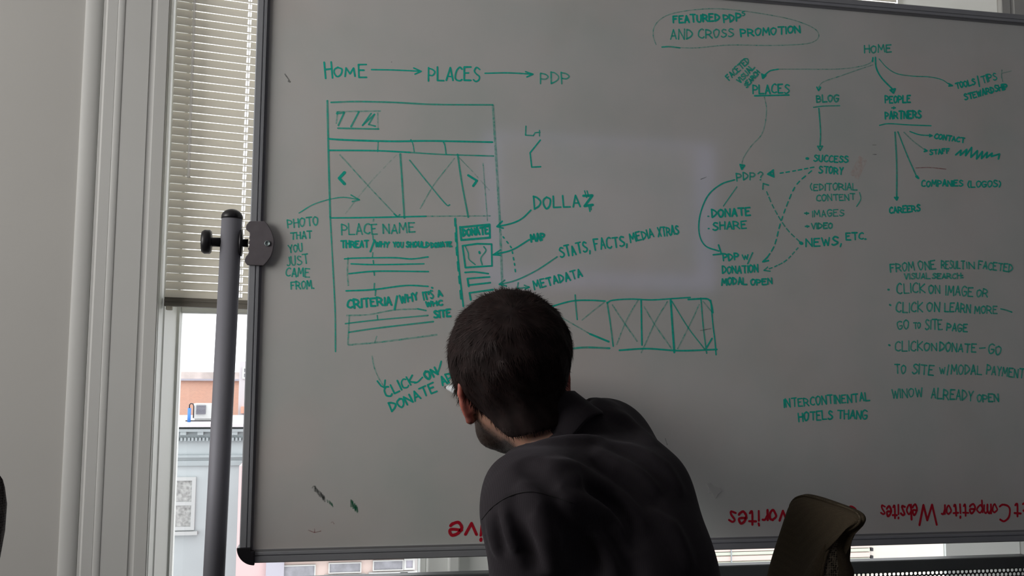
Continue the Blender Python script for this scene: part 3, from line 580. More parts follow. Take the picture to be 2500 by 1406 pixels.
word('INTERCONTINENTAL', 1915, 994, 2123, 978, 20, 4.0, label='first line of green handwriting low on the board right of the man'); word('HOTELS', 1950, 1028, 2032, 1023, 21, 4.4, more=(('THANG', 2044, 1021, 2116, 1023, 20, 4.2),), label='second line of green handwriting low on the board right of the man')
# upside-down red headings along the lower edge
word('ive', 1180, 1279, 1101, 1275, 42, 7.2, 'r'); word('Favorites', 1968, 1243, 1779, 1249, 36, 6.2, 'r')
word('Co', 2090, 1234, 2045, 1236, 46, 7, 'r'); word('W', 2285, 1232, 2243, 1234, 50, 6.5, 'r'); word('ebsites', 2238, 1232, 2150, 1235, 34, 5.6, 'r'); word('C', 2464, 1229, 2440, 1230, 42, 6.5, 'r'); word('ompetitor', 2434, 1230, 2298, 1233, 31, 5.6, 'r'); word('ct', 2512, 1228, 2476, 1229, 36, 6, 'r')
# worn-in smudges and a scrap of tape
sm = lambda x, y, dx, dy, n, L, w: [([(x + dx * i + random.uniform(-2, 2), y + dy * i - L * .5), (x + dx * i + 2 + random.uniform(-2, 3), y + dy * i + L * .5 * random.uniform(.7, 1.2))], w * random.uniform(.6, 1.3)) for i in range(n)]
draw('ink_smudge', 'k', [([(762, 1192), (765, 1187), (770, 1188)], 3)] + sm(767, 1192, 2.2, 2.4, 12, 14, 3.4))
draw('ink_smudge', 's', sm(800, 1224, 2.4, 2.4, 5, 9, 3.2)); draw('ink_smudge', 's', sm(856, 1228, 1.9, 2.2, 9, 18, 4))
draw('ink_smudge', 'p', [([(752, 1294), (768, 1300), (768, 1290)], 2.4, False), ([(768, 1300), (784, 1296)], 2), ([(808, 1276), (812, 1274), (816, 1279)], 2)])
draw('ink_smudge', 'q', [([(2085, 432), (2107, 386)], 30)])
draw('ink_smudge', 'k', [([(695, 180), (704, 193), (709, 201), (703, 199), (706, 195)], 3, False)]); draw('ink_smudge', 'k', [([(955, 151), (957, 152)], 3)])
draw('ink_smudge', 'k', [([(1710, 438), (1725, 432)], 2.2), ([(1624, 1070), (1629, 1086)], 2.2), ([(2130, 354), (2139, 354)], 2.4), ([(2130, 377), (2140, 377)], 2.4)])
b = MB(); op = [(1724, 1180), (1733, 1178), (1742, 1186), (1757, 1192), (1761, 1199), (1752, 1205), (1746, 1216), (1738, 1204), (1728, 1203), (1730, 1192)]
q = [at(x, y, BY) for x, y in op]; b.add([(p[0], BY - .0012 - .001 * random.random(), p[2]) for p in q] + [(p[0], BY - .0002, p[2]) for p in q], [tuple(range(10))] + [(i, (i + 1) % 10, 10 + (i + 1) % 10, 10 + i) for i in range(10)])
tag(b.build('tape_scrap', mat('torn_clear_tape', (.75, .75, .74), .3, Alpha=.3), surf), 'torn scrap of clear tape stuck to the board')

# ------------------------------------------------------------------ outside: street and houses opposite
M_grey = mat('pale_grey_brick', (0.420, 0.462, 0.476), .9, noise=.03, nscale=2); M_greyd = mat('grey_cornice', (0.350, 0.392, 0.406), .9, noise=.04, nscale=3)
M_pink = mat('pink_stucco', (0.602, 0.434, 0.434), .9, noise=.02, nscale=2); M_roof = mat('white_roof', (0.560, 0.532, 0.553), .9); M_lav = mat('lavender_panel', (0.420, 0.406, 0.462), .9)
M_cream = mat('cream_stucco', (0.616, 0.574, 0.518), .9, noise=.02); M_white = mat('white_stucco', (0.574, 0.588, 0.574), .9); M_sill = mat('white_sill', (0.574, 0.574, 0.560), .7)
M_greenw = mat('pale_green_stucco', (0.518, 0.546, 0.462), .9); M_peach = mat('peach_stucco', (0.644, 0.518, 0.476), .9); M_pane = mat('dusty_pane', (0.252, 0.252, 0.280), .25, noise=.25, nscale=5)
M_panel = mat('patterned_pane', (0.294, 0.301, 0.294), .3, noise=.45, nscale=12)
def brick_mat():
    m = bpy.data.materials.new('weathered_red_brick'); m.use_nodes = True; nt = m.node_tree; p = nt.nodes['Principled BSDF']
    tc = nt.nodes.new('ShaderNodeTexCoord'); mp = nt.nodes.new('ShaderNodeMapping'); mp.inputs['Rotation'].default_value = (radians(90), 0, 0)
    br = nt.nodes.new('ShaderNodeTexBrick'); br.inputs['Scale'].default_value = 6.0; br.inputs['Color1'].default_value = (0.72, 0.36, 0.25, 1); br.inputs['Color2'].default_value = (0.62, 0.31, 0.22, 1); br.inputs['Mortar'].default_value = (0.62, 0.46, 0.38, 1)
    n = nt.nodes.new('ShaderNodeTexNoise'); n.inputs['Scale'].default_value = 1.3; mx = nt.nodes.new('ShaderNodeMixRGB'); mx.inputs[2].default_value = (0.66, 0.42, 0.33, 1)
    nt.links.new(tc.outputs['Object'], mp.inputs[0]); nt.links.new(mp.outputs[0], br.inputs['Vector']); nt.links.new(tc.outputs['Object'], n.inputs['Vector'])
    nt.links.new(n.outputs['Fac'], mx.inputs[0]); nt.links.new(br.outputs['Color'], mx.inputs[1]); nt.links.new(mx.outputs[0], p.inputs['Base Color']); p.inputs['Roughness'].default_value = .95
    return m
GZ = -14.0
b = MB(); b.box((-40, 4, GZ - .2), (60, 60, GZ)); struct(b.build('street', mat('asphalt', (.2, .2, .2), .95, noise=.1)), 'street far below between the houses')
def X_(px, py, Y): return at(px, py, Y)[0]
def Z_(px, py, Y): return at(px, py, Y)[2]
def facade_window(parent, x0, x1, y0, y1, Y, pane, frame=.06, bar=True, sill=True, fm=None):
    """x0..y1 photograph pixels of the opening; built on the facade plane Y"""
    a, c = X_(x0, (y0 + y1) / 2, Y), X_(x1, (y0 + y1) / 2, Y); xm = (x0 + x1) / 2; t, u = Z_(xm, y0, Y), Z_(xm, y1, Y)
    b = MB(); f = frame
    b.box((a, Y - .06, u), (a + f, Y + .02, t)); b.box((c - f, Y - .06, u), (c, Y + .02, t)); b.box((a + f, Y - .06, t - f), (c - f, Y + .02, t)); b.box((a + f, Y - .06, u), (c - f, Y + .02, u + f))
    if bar: b.box((a + f, Y - .05, (t + u) / 2 - f / 2), (c - f, Y + .02, (t + u) / 2 + f / 2))
    if sill: b.box((a - .08, Y - .14, u - .10), (c + .08, Y, u - .02))
    w = b.build('window', fm or M_sill, parent); b = MB(); b.box((a + f, Y - .02, u + f), (c - f, Y + .01, t - f)); b.build('pane', pane, w); return w
# grey house with cornice
Yg = 24.0; gx1 = X_(600, 1250, Yg); zr = Z_(500, 1033, Yg)
gb = empty('grey_house', (gx1 - 3, Yg + 4, GZ)); tag(gb, 'pale grey house with bracketed cornice seen left of the board pole', 'building')
b = MB(); b.box((gx1 - 7, Yg, GZ), (gx1, Yg + 5, zr - .1)); b.build('wall', M_grey, gb)
b = MB(); b.box((gx1 - 7.2, Yg - .45, zr - .07), (gx1 + .15, Yg + 5.2, zr)); b.build('roof', M_roof, gb)
b = MB()
zc = lambda py: Z_(500, py, Yg)
b.box((gx1 - 7.1, Yg - .36, zc(1052)), (gx1 + .1, Yg, zr - .12)); b.box((gx1 - 7.1, Yg - .10, zc(1078)), (gx1 + .05, Yg, zc(1052)))
for i in range(84):
    x = gx1 - 7 + i * .083; b.box((x, Yg - .2, zc(1075)), (x + .05, Yg - .1, zc(1067)))
for i in range(18):
    x = gx1 - 6.9 + i * .385; b.box((x, Yg - .33, zc(1060)), (x + .13, Yg - .1, zc(1052)))
b.box((gx1 - 7.1, Yg - .10, zc(1116)), (gx1 + .05, Yg, zc(1110))); b.box((gx1 - 7.1, Yg - .07, zc(1136)), (gx1 + .05, Yg, zc(1124))); b.build('cornice', M_greyd, gb)
facade_window(gb, 416, 477, 1164, 1294, Yg, M_panel, .085, fm=mat('grey_white_paint', (.46, .48, .48), .7))
# things on its roof
def zroof(px, py, Y): return Z_(px, py, Y)
ac = empty('air_conditioner', (X_(492, 1020, 25), 25, zr)); tag(ac, 'white rooftop air conditioner unit with dark louvred grille', 'air conditioner')
a0, a1, at0 = X_(471, 1015, 25.0), X_(526, 1015, 25.0), Z_(490, 985, 25.0)
b = MB(); b.box((a0, 25.0, zr + .06), (a1, 25.45, at0)); b.box((a0 + .03, 25.05, zr), (a1 - .03, 25.4, zr + .06)); b.build('casing', M_white, ac, bevel=.015)
b = MB(); g0, g1, gu, gt = X_(479, 1005, 24.98), X_(502, 1005, 24.98), Z_(490, 1011, 24.98), Z_(490, 989, 24.98)
b.box((g0, 24.975, gu), (g1, 25.0, gt)); b.build('grille', mat('dark_grille', (.08, .08, .10), .6), ac)
b = MB()
for i in range(7): z = gu + (gt - gu) * (i + .5) / 7; b.box((g0, 24.955, z - .008), (g1, 24.975, z + .008))
b.build('louvre', mat('grey_louvre', (.30, .30, .34), .6), ac)
cn = empty('roof_pipe', (X_(462, 1020, 24.6), 24.6, zr)); tag(cn, 'blue cylinder with bent black pipe beside the rooftop air conditioner', 'pipe')
b = MB(); cx = X_(462, 1010, 24.6); b.tube([(cx, 24.6, zr), (cx, 24.6, Z_(462, 996, 24.6))], .04, 12); b.build('cylinder', mat('blue_paint', (.06, .22, .62), .5), cn)
b = MB(); zt = Z_(462, 996, 24.6); b.tube([(cx, 24.6, zt), (cx, 24.6, zt + .08), (cx + .03, 24.6, zt + .11), (cx + .08, 24.6, zt + .10), (cx + .10, 24.6, zt + .04), (cx + .10, 24.6, zr + .10)], .014, 8); b.tube([(cx - .08, 24.6, zr + .03), (cx + .9, 24.6, zr + .03)], .014, 8); b.build('bent_pipe', M_black, cn)
# brick house further back
Yb = 36.0; bz = Z_(490, 926, Yb); bx1 = X_(585, 950, Yb)
bb = empty('brick_house', (bx1 - 4, Yb + 4, GZ)); tag(bb, 'red brick house with pale parapet behind the rooftop air conditioner', 'building')
b = MB(); b.box((bx1 - 9, Yb, GZ), (bx1, Yb + 6, bz)); b.build('wall', brick_mat(), bb)
b = MB(); b.box((bx1 - 9.1, Yb - .12, bz), (bx1 + .1, Yb + 6, Z_(490, 908, Yb))); b.build('parapet', mat('stained_parapet', (.66, .58, .55), .95, noise=.25, nscale=1.5), bb)
b = MB(); b.box((bx1 - 9.1, Yb - .16, bz - .05), (bx1 + .1, Yb, bz + .02)); b.build('parapet_ledge', M_lav, bb)
# white house between pole and board
Yt = 30.0; tx0, tx1 = X_(583, 950, Yt), X_(760, 950, Yt)
tb = empty('white_house', ((tx0 + tx1) / 2, Yt + 3, GZ)); tag(tb, 'pale white house glimpsed between pole and board edge', 'building')
b = MB(); b.box((tx0, Yt, GZ), (tx1, Yt + 5, Z_(600, 882, Yt))); b.build('wall', M_roof, tb)
facade_window(tb, 592, 640, 896, 925, Yt, M_pane, .05, sill=False)
b = MB(); b.box((X_(590, 1000, Yt), Yt - .3, Z_(600, 1008, Yt)), (X_(640, 1000, Yt), Yt, Z_(600, 992, Yt))); b.build('awning', mat('orange_awning', (.85, .38, .28), .8), tb)
# pink house in front, right of the grey one
Yp = 20.0; px0, px1 = X_(576, 1380, Yp), X_(1012, 1390, Yp); pz = Z_(600, 1137, Yp)
pb = empty('pink_house', ((px0 + px1) / 2, Yp + 2, GZ)); tag(pb, 'pink house with three grey windows below the left end of the board', 'building')
b = MB(); b.box((px0, Yp, GZ), (px1, Yp + 3.5, pz)); b.build('wall', M_pink, pb)
b = MB(); b.box((X_(650, 1390, Yp), Yp - .12, GZ), (X_(694, 1390, Yp), Yp, pz - 1.2)); b.build('corner_panel', M_lav, pb)
b = MB(); b.box((X_(694, 1390, Yp), Yp - .015, GZ), (px1, Yp, Z_(800, 1366, Yp))); b.build('front_panel', M_peach, pb)
b = MB(); z0 = Z_(800, 1364, Yp); b.box((X_(694, 1390, Yp), Yp - .22, z0), (px1 + .05, Yp, z0 + .14)); b.build('string_course', M_sill, pb)
for x0, x1, y0, y1 in ((690, 770, 1378, 1440), (802, 882, 1372, 1398), (910, 985, 1366, 1392)): facade_window(pb, x0, x1, y0, y1, Yp - .02, M_pane, .022, bar=False)
facade_window(pb, 986, 1012, 1362, 1390, Yp - .02, M_lav, .04, bar=False)
# white house with pilasters
Yw2 = 21.0; wx0, wx1 = px1 + .02, X_(1330, 1390, Yw2)
hb = empty('white_house', ((wx0 + wx1) / 2, Yw2 + 2, GZ)); tag(hb, 'white house with upright pilasters right of the pink house', 'building')
b = MB(); b.box((wx0, Yw2, GZ), (wx1, Yw2 + 4, Z_(1100, 1150, Yw2))); b.build('wall', M_white, hb)
for p0, p1, m_ in ((1040, 1046, M_cream), (1070, 1078, M_sill), (1215, 1225, M_sill)):
    b = MB(); b.box((X_(p0, 1380, Yw2), Yw2 - .12, GZ), (X_(p1, 1380, Yw2), Yw2, Z_(1100, 1160, Yw2))); b.build('pilaster', m_, hb)
# cream banded house on the right
Yc = 20.0; cx0, cx1 = X_(1400, 1350, Yc), X_(2700, 1350, Yc)
cb = empty('cream_house', ((cx0 + cx1) / 2, Yc + 2, GZ)); tag(cb, 'cream house with pink and pale green bands beneath the right of the board', 'building')
b = MB(); b.box((cx0, Yc, GZ), (cx1, Yc + 6, Z_(1900, 1180, Yc))); b.build('wall', M_cream, cb)
for k, (y0, y1, m_) in enumerate(((1336, 1345, M_peach), (1347, 1354, M_greenw), (1357, 1368, M_peach), (1371, 1377, M_greenw), (1384, 1396, M_peach), (1402, 1412, M_greenw), (1420, 1440, M_peach))):
    b = MB(); b.box((cx0, Yc - .06, Z_(1780, y1, Yc)), (X_(2120, 1340, Yc), Yc, Z_(1780, y0, Yc))); b.build('wall_band', m_, cb)
for yy in (1340, 1359):
    b = MB(); b.box((X_(2123, yy, Yc), Yc - .07, Z_(2126, yy + 4, Yc)), (X_(2128, yy, Yc), Yc, Z_(2126, yy - 4, Yc))); b.build('bracket', M_black, cb)
b = MB(); b.box((X_(1781, 1350, Yc), Yc - .1, GZ), (X_(1782.5, 1350, Yc), Yc - .06, Z_(1781, 1300, Yc))); b.build('drain_wire', M_greyd, cb)
# ------------------------------------------------------------------ organic surfaces: distance fields blended together and meshed
def nrm(v): v = np.array(v, float); return v / np.linalg.norm(v)
class Field:
    def __init__(s): s.ops = []
    def add(s, fn, c, r, k=.02, op='u'): s.ops.append((fn, np.array(c, float), r, k, op)); return s
    def cone(s, a, b_, ra, rb, k=.02, op='u'):
        a = np.array(a, float); b_ = np.array(b_, float); ab = b_ - a; L2 = ab @ ab + 1e-12
        def fn(p):
            q = p - a; h = np.clip(q @ ab / L2, 0, 1); return np.linalg.norm(q - h[:, None] * ab, axis=1) - (ra + (rb - ra) * h)
        return s.add(fn, (a + b_) / 2, np.sqrt(L2) / 2 + max(ra, rb), k, op)
    def chain(s, pts, rads, k=.02, op='u'):
        for i in range(len(pts) - 1): s.cone(pts[i], pts[i + 1], rads[i], rads[i + 1], k, op)
        return s
    def ell(s, c, R, rad, k=.02, op='u'):
        """R: rows are the ellipsoid's axes"""
        c = np.array(c, float); R = np.array(R, float); rad = np.array(rad, float)
        def fn(p):
            q = (p - c) @ R.T; k0 = np.linalg.norm(q / rad, axis=1); k1 = np.linalg.norm(q / rad ** 2, axis=1) + 1e-9; return k0 * (k0 - 1) / k1
        return s.add(fn, c, rad.max(), k, op)
    def ridge(s, a, b_, w, amp):
        """raise (amp > 0) or press (amp < 0) a soft fold along a segment"""
        a = np.array(a, float); b_ = np.array(b_, float); ab = b_ - a; L2 = ab @ ab + 1e-12
        def fn(p):
            q = p - a; h = np.clip(q @ ab / L2, 0, 1); d = np.linalg.norm(q - h[:, None] * ab, axis=1); return amp * np.exp(-(d / w) ** 2) * (np.sin(pi * np.clip(h, .02, .98)) ** .5)
        return s.add(fn, (a + b_) / 2, np.sqrt(L2) / 2 + 2.5 * w, 0, 'r')
    def __call__(s, p, margin=1e9):
        d = np.full(len(p), .5); ctr = p.mean(0); br = np.linalg.norm(p - ctr, axis=1).max() if len(p) else 0
        for fn, c, r, k, op in s.ops:
            if op in 'ur' and np.linalg.norm(ctr - c) > r + br + margin: continue
            f = fn(p)
            if op == 'u':
                if k <= 0: d = np.minimum(d, f)
                else: h = np.clip(.5 + .5 * (d - f) / k, 0, 1); d = d * (1 - h) + f * h - k * h * (1 - h)
            elif op == 'r': d = d - f
            elif op == 's':
                h = np.clip(.5 - .5 * (d + f) / max(k, 1e-4), 0, 1); d = d * (1 - h) - f * h + k * h * (1 - h)
            elif op == 'i': d = np.maximum(d, f)
        return d
def surface(field, lo, hi, h, B=10):
    lo = np.array(lo, float); n = np.ceil((np.array(hi) - lo) / h / B).astype(int); N = n * B + 1
    val = np.full(N, .05, np.float32); off = np.stack(np.meshgrid(*[np.arange(B + 1)] * 3, indexing='ij'), -1).reshape(-1, 3) * h
    half = B * h / 2 * 1.733
    idx = np.stack(np.meshgrid(*[np.arange(k) for k in n], indexing='ij'), -1).reshape(-1, 3)
    cen = lo + (idx + .5) * B * h
    for s0 in range(0, len(idx), 4096):
        dc = field(cen[s0:s0 + 4096])
        for i, c, d in zip(idx[s0:s0 + 4096], cen[s0:s0 + 4096], dc):
            sl = tuple(slice(a * B, a * B + B + 1) for a in i)
            if abs(d) > half + .03: val[sl] = min(.05, max(-.05, d)); continue
            val[sl] = field(c - B * h / 2 + off, .06).reshape(B + 1, B + 1, B + 1)
    ins = val < 0
    c8 = [val[a:N[0] - 1 + a, b_:N[1] - 1 + b_, c:N[2] - 1 + c] for a in (0, 1) for b_ in (0, 1) for c in (0, 1)]
    i8 = sum((q < 0).astype(np.int8) for q in c8); act = (i8 > 0) & (i8 < 8)
    ci = np.argwhere(act); v8 = np.stack([q[act] for q in c8], 1); co = np.array([(a, b_, c) for a in (0, 1) for b_ in (0, 1) for c in (0, 1)], float)
    acc = np.zeros((len(ci), 3)); cnt = np.zeros(len(ci))
    for a in range(8):
        for b_ in range(a + 1, 8):
            if np.abs(co[a] - co[b_]).sum() != 1: continue
            x = (v8[:, a] < 0) != (v8[:, b_] < 0); t = v8[x, a] / (v8[x, a] - v8[x, b_] + 1e-12)
            acc[x] += co[a] + t[:, None] * (co[b_] - co[a]); cnt[x] += 1
    V = lo + (ci + acc / cnt[:, None]) * h
    vid = np.full(act.shape, -1, np.int64); vid[act] = np.arange(len(ci)); F = []
    for ax in range(3):
        o1, o2 = [(1, 2), (2, 0), (0, 1)][ax]
        sl0 = [slice(1, N[k] - 1) for k in range(3)]; sl1 = list(sl0); sl0[ax] = slice(0, N[ax] - 1); sl1[ax] = slice(1, N[ax])
        A, Bv = ins[tuple(sl0)], ins[tuple(sl1)]; e = np.argwhere(A != Bv); fl = A[A != Bv]
        e[:, o1] += 1; e[:, o2] += 1
        def g(d1, d2): q = e.copy(); q[:, o1] -= d1; q[:, o2] -= d2; return vid[q[:, 0], q[:, 1], q[:, 2]]
        qd = np.stack([g(1, 1), g(0, 1), g(0, 0), g(1, 0)], 1); qd[~fl] = qd[~fl][:, ::-1]; F.append(qd)
    F = np.vstack(F); F = F[(F >= 0).all(1)]
    return V, F
def relax(V, F, it=2, w=.5):
    e = np.vstack([F[:, [0, 1]], F[:, [1, 2]], F[:, [2, 3]], F[:, [3, 0]]]); e = np.vstack([e, e[:, ::-1]])
    cnt = np.bincount(e[:, 0], minlength=len(V))[:, None] + 1e-9
    for _ in range(it):
        a = np.stack([np.bincount(e[:, 0], weights=V[e[:, 1], k], minlength=len(V)) for k in range(3)], 1) / cnt; V = V + w * (a - V)
    return V

# ------------------------------------------------------------------ the man writing at the board
HC = P(1239, 907, 1.49)                                       # middle of the skull
hu = nrm(CV(-.23, .96, .11)); _f = CV(-.33, -.16, .93); hf = nrm(_f - hu * (_f @ hu)); hl = np.cross(hu, hf)
H = lambda l, f, u: HC + hl * l + hf * f + hu * u               # left / forward / up in the head
HR = np.array([hl, hf, hu])
NB = P(1372, 1078, 1.475)                                      # base of the neck
na = nrm(HC - NB)
LS, RS = CP(.034, -.300, 1.30), CP(.150, -.262, 1.575)           # shoulders
LE, LW = CP(.03, -.585, 1.36), CP(-.10, -.66, 1.52)             # left elbow and wrist, hand on the thigh
RE, RW = CP(.20, -.39, 1.80), P(1275, 945, 1.93)             # right elbow and wrist, hand at the board
tw = nrm(CV(.55, .08, .84)); tn = nrm(CV(.84, .02, -.54)); tv = nrm(np.cross(tn, tw)); TR = np.array([tw, tn, tv])
tv = tv if tv[2] > 0 else -tv
HP = CP(.205, -.70, 1.27)                                       # hips, on the chair seat
fw_ = -tn; fw_ = nrm([fw_[0], fw_[1], 0]); Zd = np.array([0, 0, 1.0])
hipL, hipR = HP - tw * .09, HP + tw * .09; hipL[2] = hipR[2] = HP[2] - .01
knL, knR = hipL + fw_ * .40 - Zd * .02, hipR + fw_ * .39 - Zd * .03
anL, anR = knL + fw_ * .03 - Zd * (knL[2] - .09), knR + fw_ * .08 - Zd * (knR[2] - .09)
toL, toR = anL + fw_ * .17 - Zd * .045, anR + fw_ * .17 - Zd * .045

def torso(F, g):
    """g: cloth allowance"""
    F.ell(CP(.128, -.352, 1.445), TR, (.165 + g, .105 + g, .120 + g), .05)
    F.ell(CP(.176, -.455, 1.395), TR, (.150 + g, .112 + g, .17 + g), .06)
    F.ell(CP(.200, -.615, 1.305), TR, (.150 + g, .118 + g, .15 + g), .06)
    F.cone(NB - na * .022, RS, .040 + g, .060 + g, .04); F.cone(NB - na * .022, LS, .042 + g, .058 + g, .04)
    F.cone(RS, P(1582, 1185, 1.45), .046 + g, .044 + g, .05)
    F.cone(LS, LE, .058 + g, .046 + g, .04); F.cone(LE, LW, .044 + g, .029 + g, .03)
    F.cone(RS, RE, .056 + g, .044 + g, .04); F.cone(RE, RW, .042 + g, .029 + g, .03)
def hand(F, wr, fdir, pdir, curl, grip=None):
    """wr: wrist, fdir: towards the fingers, pdir: palm normal (palm side), curl: bend per joint"""
    fdir = nrm(fdir); pdir = nrm(np.array(pdir) - fdir * (np.array(pdir) @ fdir)); sd = np.cross(fdir, pdir)    # sd: towards the thumb
    kn = []
    for i, (off, ln) in enumerate(((.030, .078), (.010, .086), (-.010, .080), (-.029, .062))):
        k0 = wr + fdir * (.088 - abs(off - .005) * .25) + sd * off; kn.append(k0)
        F.cone(wr + fdir * .012 + sd * off * .5, k0, .014, .0105, .012)
        d = fdir; p = k0; a = 0.0
        for j, fr in enumerate((.44, .31, .25)):
            a += curl[i] * (.8 if j == 0 else 1.0); dd = nrm(fdir * cos(a) + pdir * sin(a)); q = p + dd * ln * fr; F.cone(p, q, .0092 - .0009 * j, .0085 - .0009 * j, .003 if j == 0 else .004); p = q
    t0 = wr + fdir * .022 + sd * .024 + pdir * .006; t1 = t0 + nrm(fdir * .62 + sd * .62 + pdir * .30) * .042; t2 = t1 + nrm(fdir * .85 + sd * .1 + pdir * .45) * .033; t3 = t2 + nrm(fdir * .85 - sd * .25 + pdir * .4) * .026
    F.chain([wr + fdir * .012 + sd * .01, t0, t1, t2, t3], [.015, .014, .0115, .0098, .0082], .008)
# body: one continuous surface
BF = Field()
BF.ell(H(0, -.014, .015), HR, (.0735, .093, .084), .02); BF.ell(H(0, .030, -.040), HR, (.055, .062, .078), .03)
BF.chain([H(.046, .002, -.056), H(.030, .046, -.086), H(0, .070, -.098), H(-.030, .046, -.086), H(-.046, .002, -.056)], [.018, .018, .021, .018, .018], .025)
BF.cone(H(0, .076, -.095), H(0, .080, -.100), .016, .014, .02)
BF.chain([H(0, .094, .000), H(0, .106, -.030), H(0, .112, -.040)], [.008, .010, .012], .012)
for sx in (1, -1):
    BF.cone(H(0, .100, -.042), H(.011 * sx, .100, -.043), .008, .007, .006)
    BF.cone(H(.012 * sx, .090, .016), H(.042 * sx, .078, .014), .008, .007, .02)
    BF.ell(H(.031 * sx, .098, -.004), HR, (.016, .012, .011), .012, 's')
    BF.ell(H(.031 * sx, .081, -.004), HR, (.0125, .0125, .0125), .003)
    BF.ell(H(.036 * sx, .066, -.035), HR, (.022, .022, .018), .025)
BF.chain([H(-.022, .088, -.066), H(0, .095, -.064), H(.022, .088, -.066)], [.004, .007, .004], .008)
BF.chain([H(-.019, .087, -.075), H(0, .093, -.076), H(.019, .087, -.075)], [.004, .0075, .004], .006)
for sx in (1, -1):                                                # ears stand out from the skull
    eu = nrm(hu * .95 - hf * .25); eo = nrm(hl * sx * .80 - hf * .60); ef = nrm(np.cross(eu, eo)); e0 = H(.0725 * sx, -.008, -.030)
    rim = [e0 + hf * .012 + eu * .005, e0 + eo * .010 + eu * .024 + hf * .004, e0 + eo * .017 + eu * .026 - hf * .002, e0 + eo * .0205 + eu * .014, e0 + eo * .0175 - eu * .004, e0 + eo * .012 - eu * .018, e0 + eo * .007 - eu * .030, e0 + eo * .002 - eu * .030, e0 - eu * .016 + hf * .004]
    BF.chain(rim, [.004, .0042, .0045, .0045, .0042, .0042, .0058, .0045, .004], .004)
    BF.ell(e0 + eo * .009 + eu * .002, np.array([eo, eu, np.cross(eo, eu)]), (.012, .023, .0035), .006)
    BF.ell(e0 + eo * .002 - hf * .004, HR, (.009, .012, .02), .006)
BF.cone(H(0, -.030, -.050), NB, .053, .058, .03)
torso(BF, -.006)
BF.cone(hipL, knL, .080, .056, .05); BF.cone(hipR, knR, .080, .056, .05); BF.chain([knL, (knL + anL) / 2 - fw_ * .012, anL], [.054, .050, .036], .03); BF.chain([knR, (knR + anR) / 2 - fw_ * .012, anR], [.054, .050, .036], .03)
BF.cone(anL - fw_ * .035 - Zd * .045, toL, .032, .026, .02); BF.cone(anR - fw_ * .035 - Zd * .045, toR, .032, .026, .02); BF.cone(anL, anL - Zd * .04, .036, .034, .02); BF.cone(anR, anR - Zd * .04, .036, .034, .02)
NIB = at(1084.5, 944.5, BY) + np.array([0, -.0006, 0]); MD = nrm(CV(.80, -.10, -.58))                # marker axis from the board to the hand
GR = NIB + MD * .052                                            # where the finger tips hold it
fd = nrm(GR - CV(0, 0, 0) - RW)
hand(BF, RW, fd, CV(-.45, -.35, .80) * 0 + nrm(np.cross(MD, fd)) * .2 + CV(-.2, .1, .9), (.48, .52, .62, .70))
hand(BF, LW, knL - LW + CV(-.02, 0, .03), (0, 0, -1), (.28, .26, .28, .32))
ME = nrm(CV(0, 0, 1))
lo = np.min([anL, anR, toL, toR, LW, H(0, 0, 0), hipL], 0) - .16; hi = np.max([HC, RW, RE, HP + tn * .1, toR, NIB], 0) + .16
lo[2] = 0.0
V, F = surface(BF, lo, hi, .0032); V = relax(V, F, 1, .4)
def skin_mat():
    m = bpy.data.materials.new('skin'); m.use_nodes = True; nt = m.node_tree; p = nt.nodes['Principled BSDF']
    at_ = nt.nodes.new('ShaderNodeVertexColor'); at_.layer_name = 'tone'; n = nt.nodes.new('ShaderNodeTexNoise'); n.inputs['Scale'].default_value = 220; tc = nt.nodes.new('ShaderNodeTexCoord')
    nt.links.new(tc.outputs['Object'], n.inputs['Vector'])
    mx = nt.nodes.new('ShaderNodeMixRGB'); mx.blend_type = 'MULTIPLY'; mx.inputs[0].default_value = .25; nt.links.new(at_.outputs['Color'], mx.inputs[1]); nt.links.new(n.outputs['Color'], mx.inputs[2])
    nt.links.new(mx.outputs[0], p.inputs['Base Color']); p.inputs['Roughness'].default_value = .55
    p.inputs['Subsurface Weight'].default_value = .15; p.inputs['Subsurface Radius'].default_value = (1, .25, .12); p.inputs['Subsurface Scale'].default_value = .008
    return m
person = empty('person', (HP[0], HP[1], 0)); tag(person, 'person in a dark shirt leaning to the board to write, seen from behind', 'person')
body = mesh_obj('body', V, F, skin_mat(), person)
# skin tone: ears redder, beard stubble on the jaw (both are the man's own colouring)
L = (V - HC) @ HR.T; tone = np.tile(np.array([.46, .25, .175, 1.0]), (len(V), 1))
ear = np.clip((np.abs(L[:, 0]) - .071) / .006, 0, 1) * (np.abs(L[:, 1] + .012) < .045) * (np.abs(L[:, 2] + .022) < .06)
tone = tone * (1 - ear[:, None]) + np.array([.52, .16, .12, 1]) * ear[:, None]
def beard_w(L):
    jaw = np.clip((-.045 - L[:, 2]) / .02, 0, 1) * np.clip((L[:, 1] + .018) / .025, 0, 1)
    side = np.clip(1 - np.abs(L[:, 1] - .030) / .016, 0, 1) * np.clip((.02 - L[:, 2]) / .02, 0, 1) * np.clip((L[:, 2] + .085) / .02, 0, 1)
    under = np.clip((-.090 - L[:, 2]) / .012, 0, 1) * np.clip((L[:, 1] + .035) / .025, 0, 1)
    return np.clip(np.maximum(np.maximum(jaw, under), side), 0, 1) * (np.linalg.norm(L, axis=1) < .16) * (L[:, 2] < .02)
bw = beard_w(L); lips = ((np.abs(L[:, 2] + .070) < .011) & (np.abs(L[:, 0]) < .022) & (L[:, 1] > .085)); bw[lips] = 0
tone = tone * (1 - .95 * bw[:, None]) + np.array([.022, .014, .011, 1]) * .95 * bw[:, None]
tone[lips] = (.42, .16, .13, 1); eye = np.min([np.linalg.norm(L - np.array([.031 * s_, .081, -.004]), axis=1) for s_ in (1, -1)], 0) < .0136; tone[eye & (L[:, 1] > .084)] = (.7, .68, .65, 1)
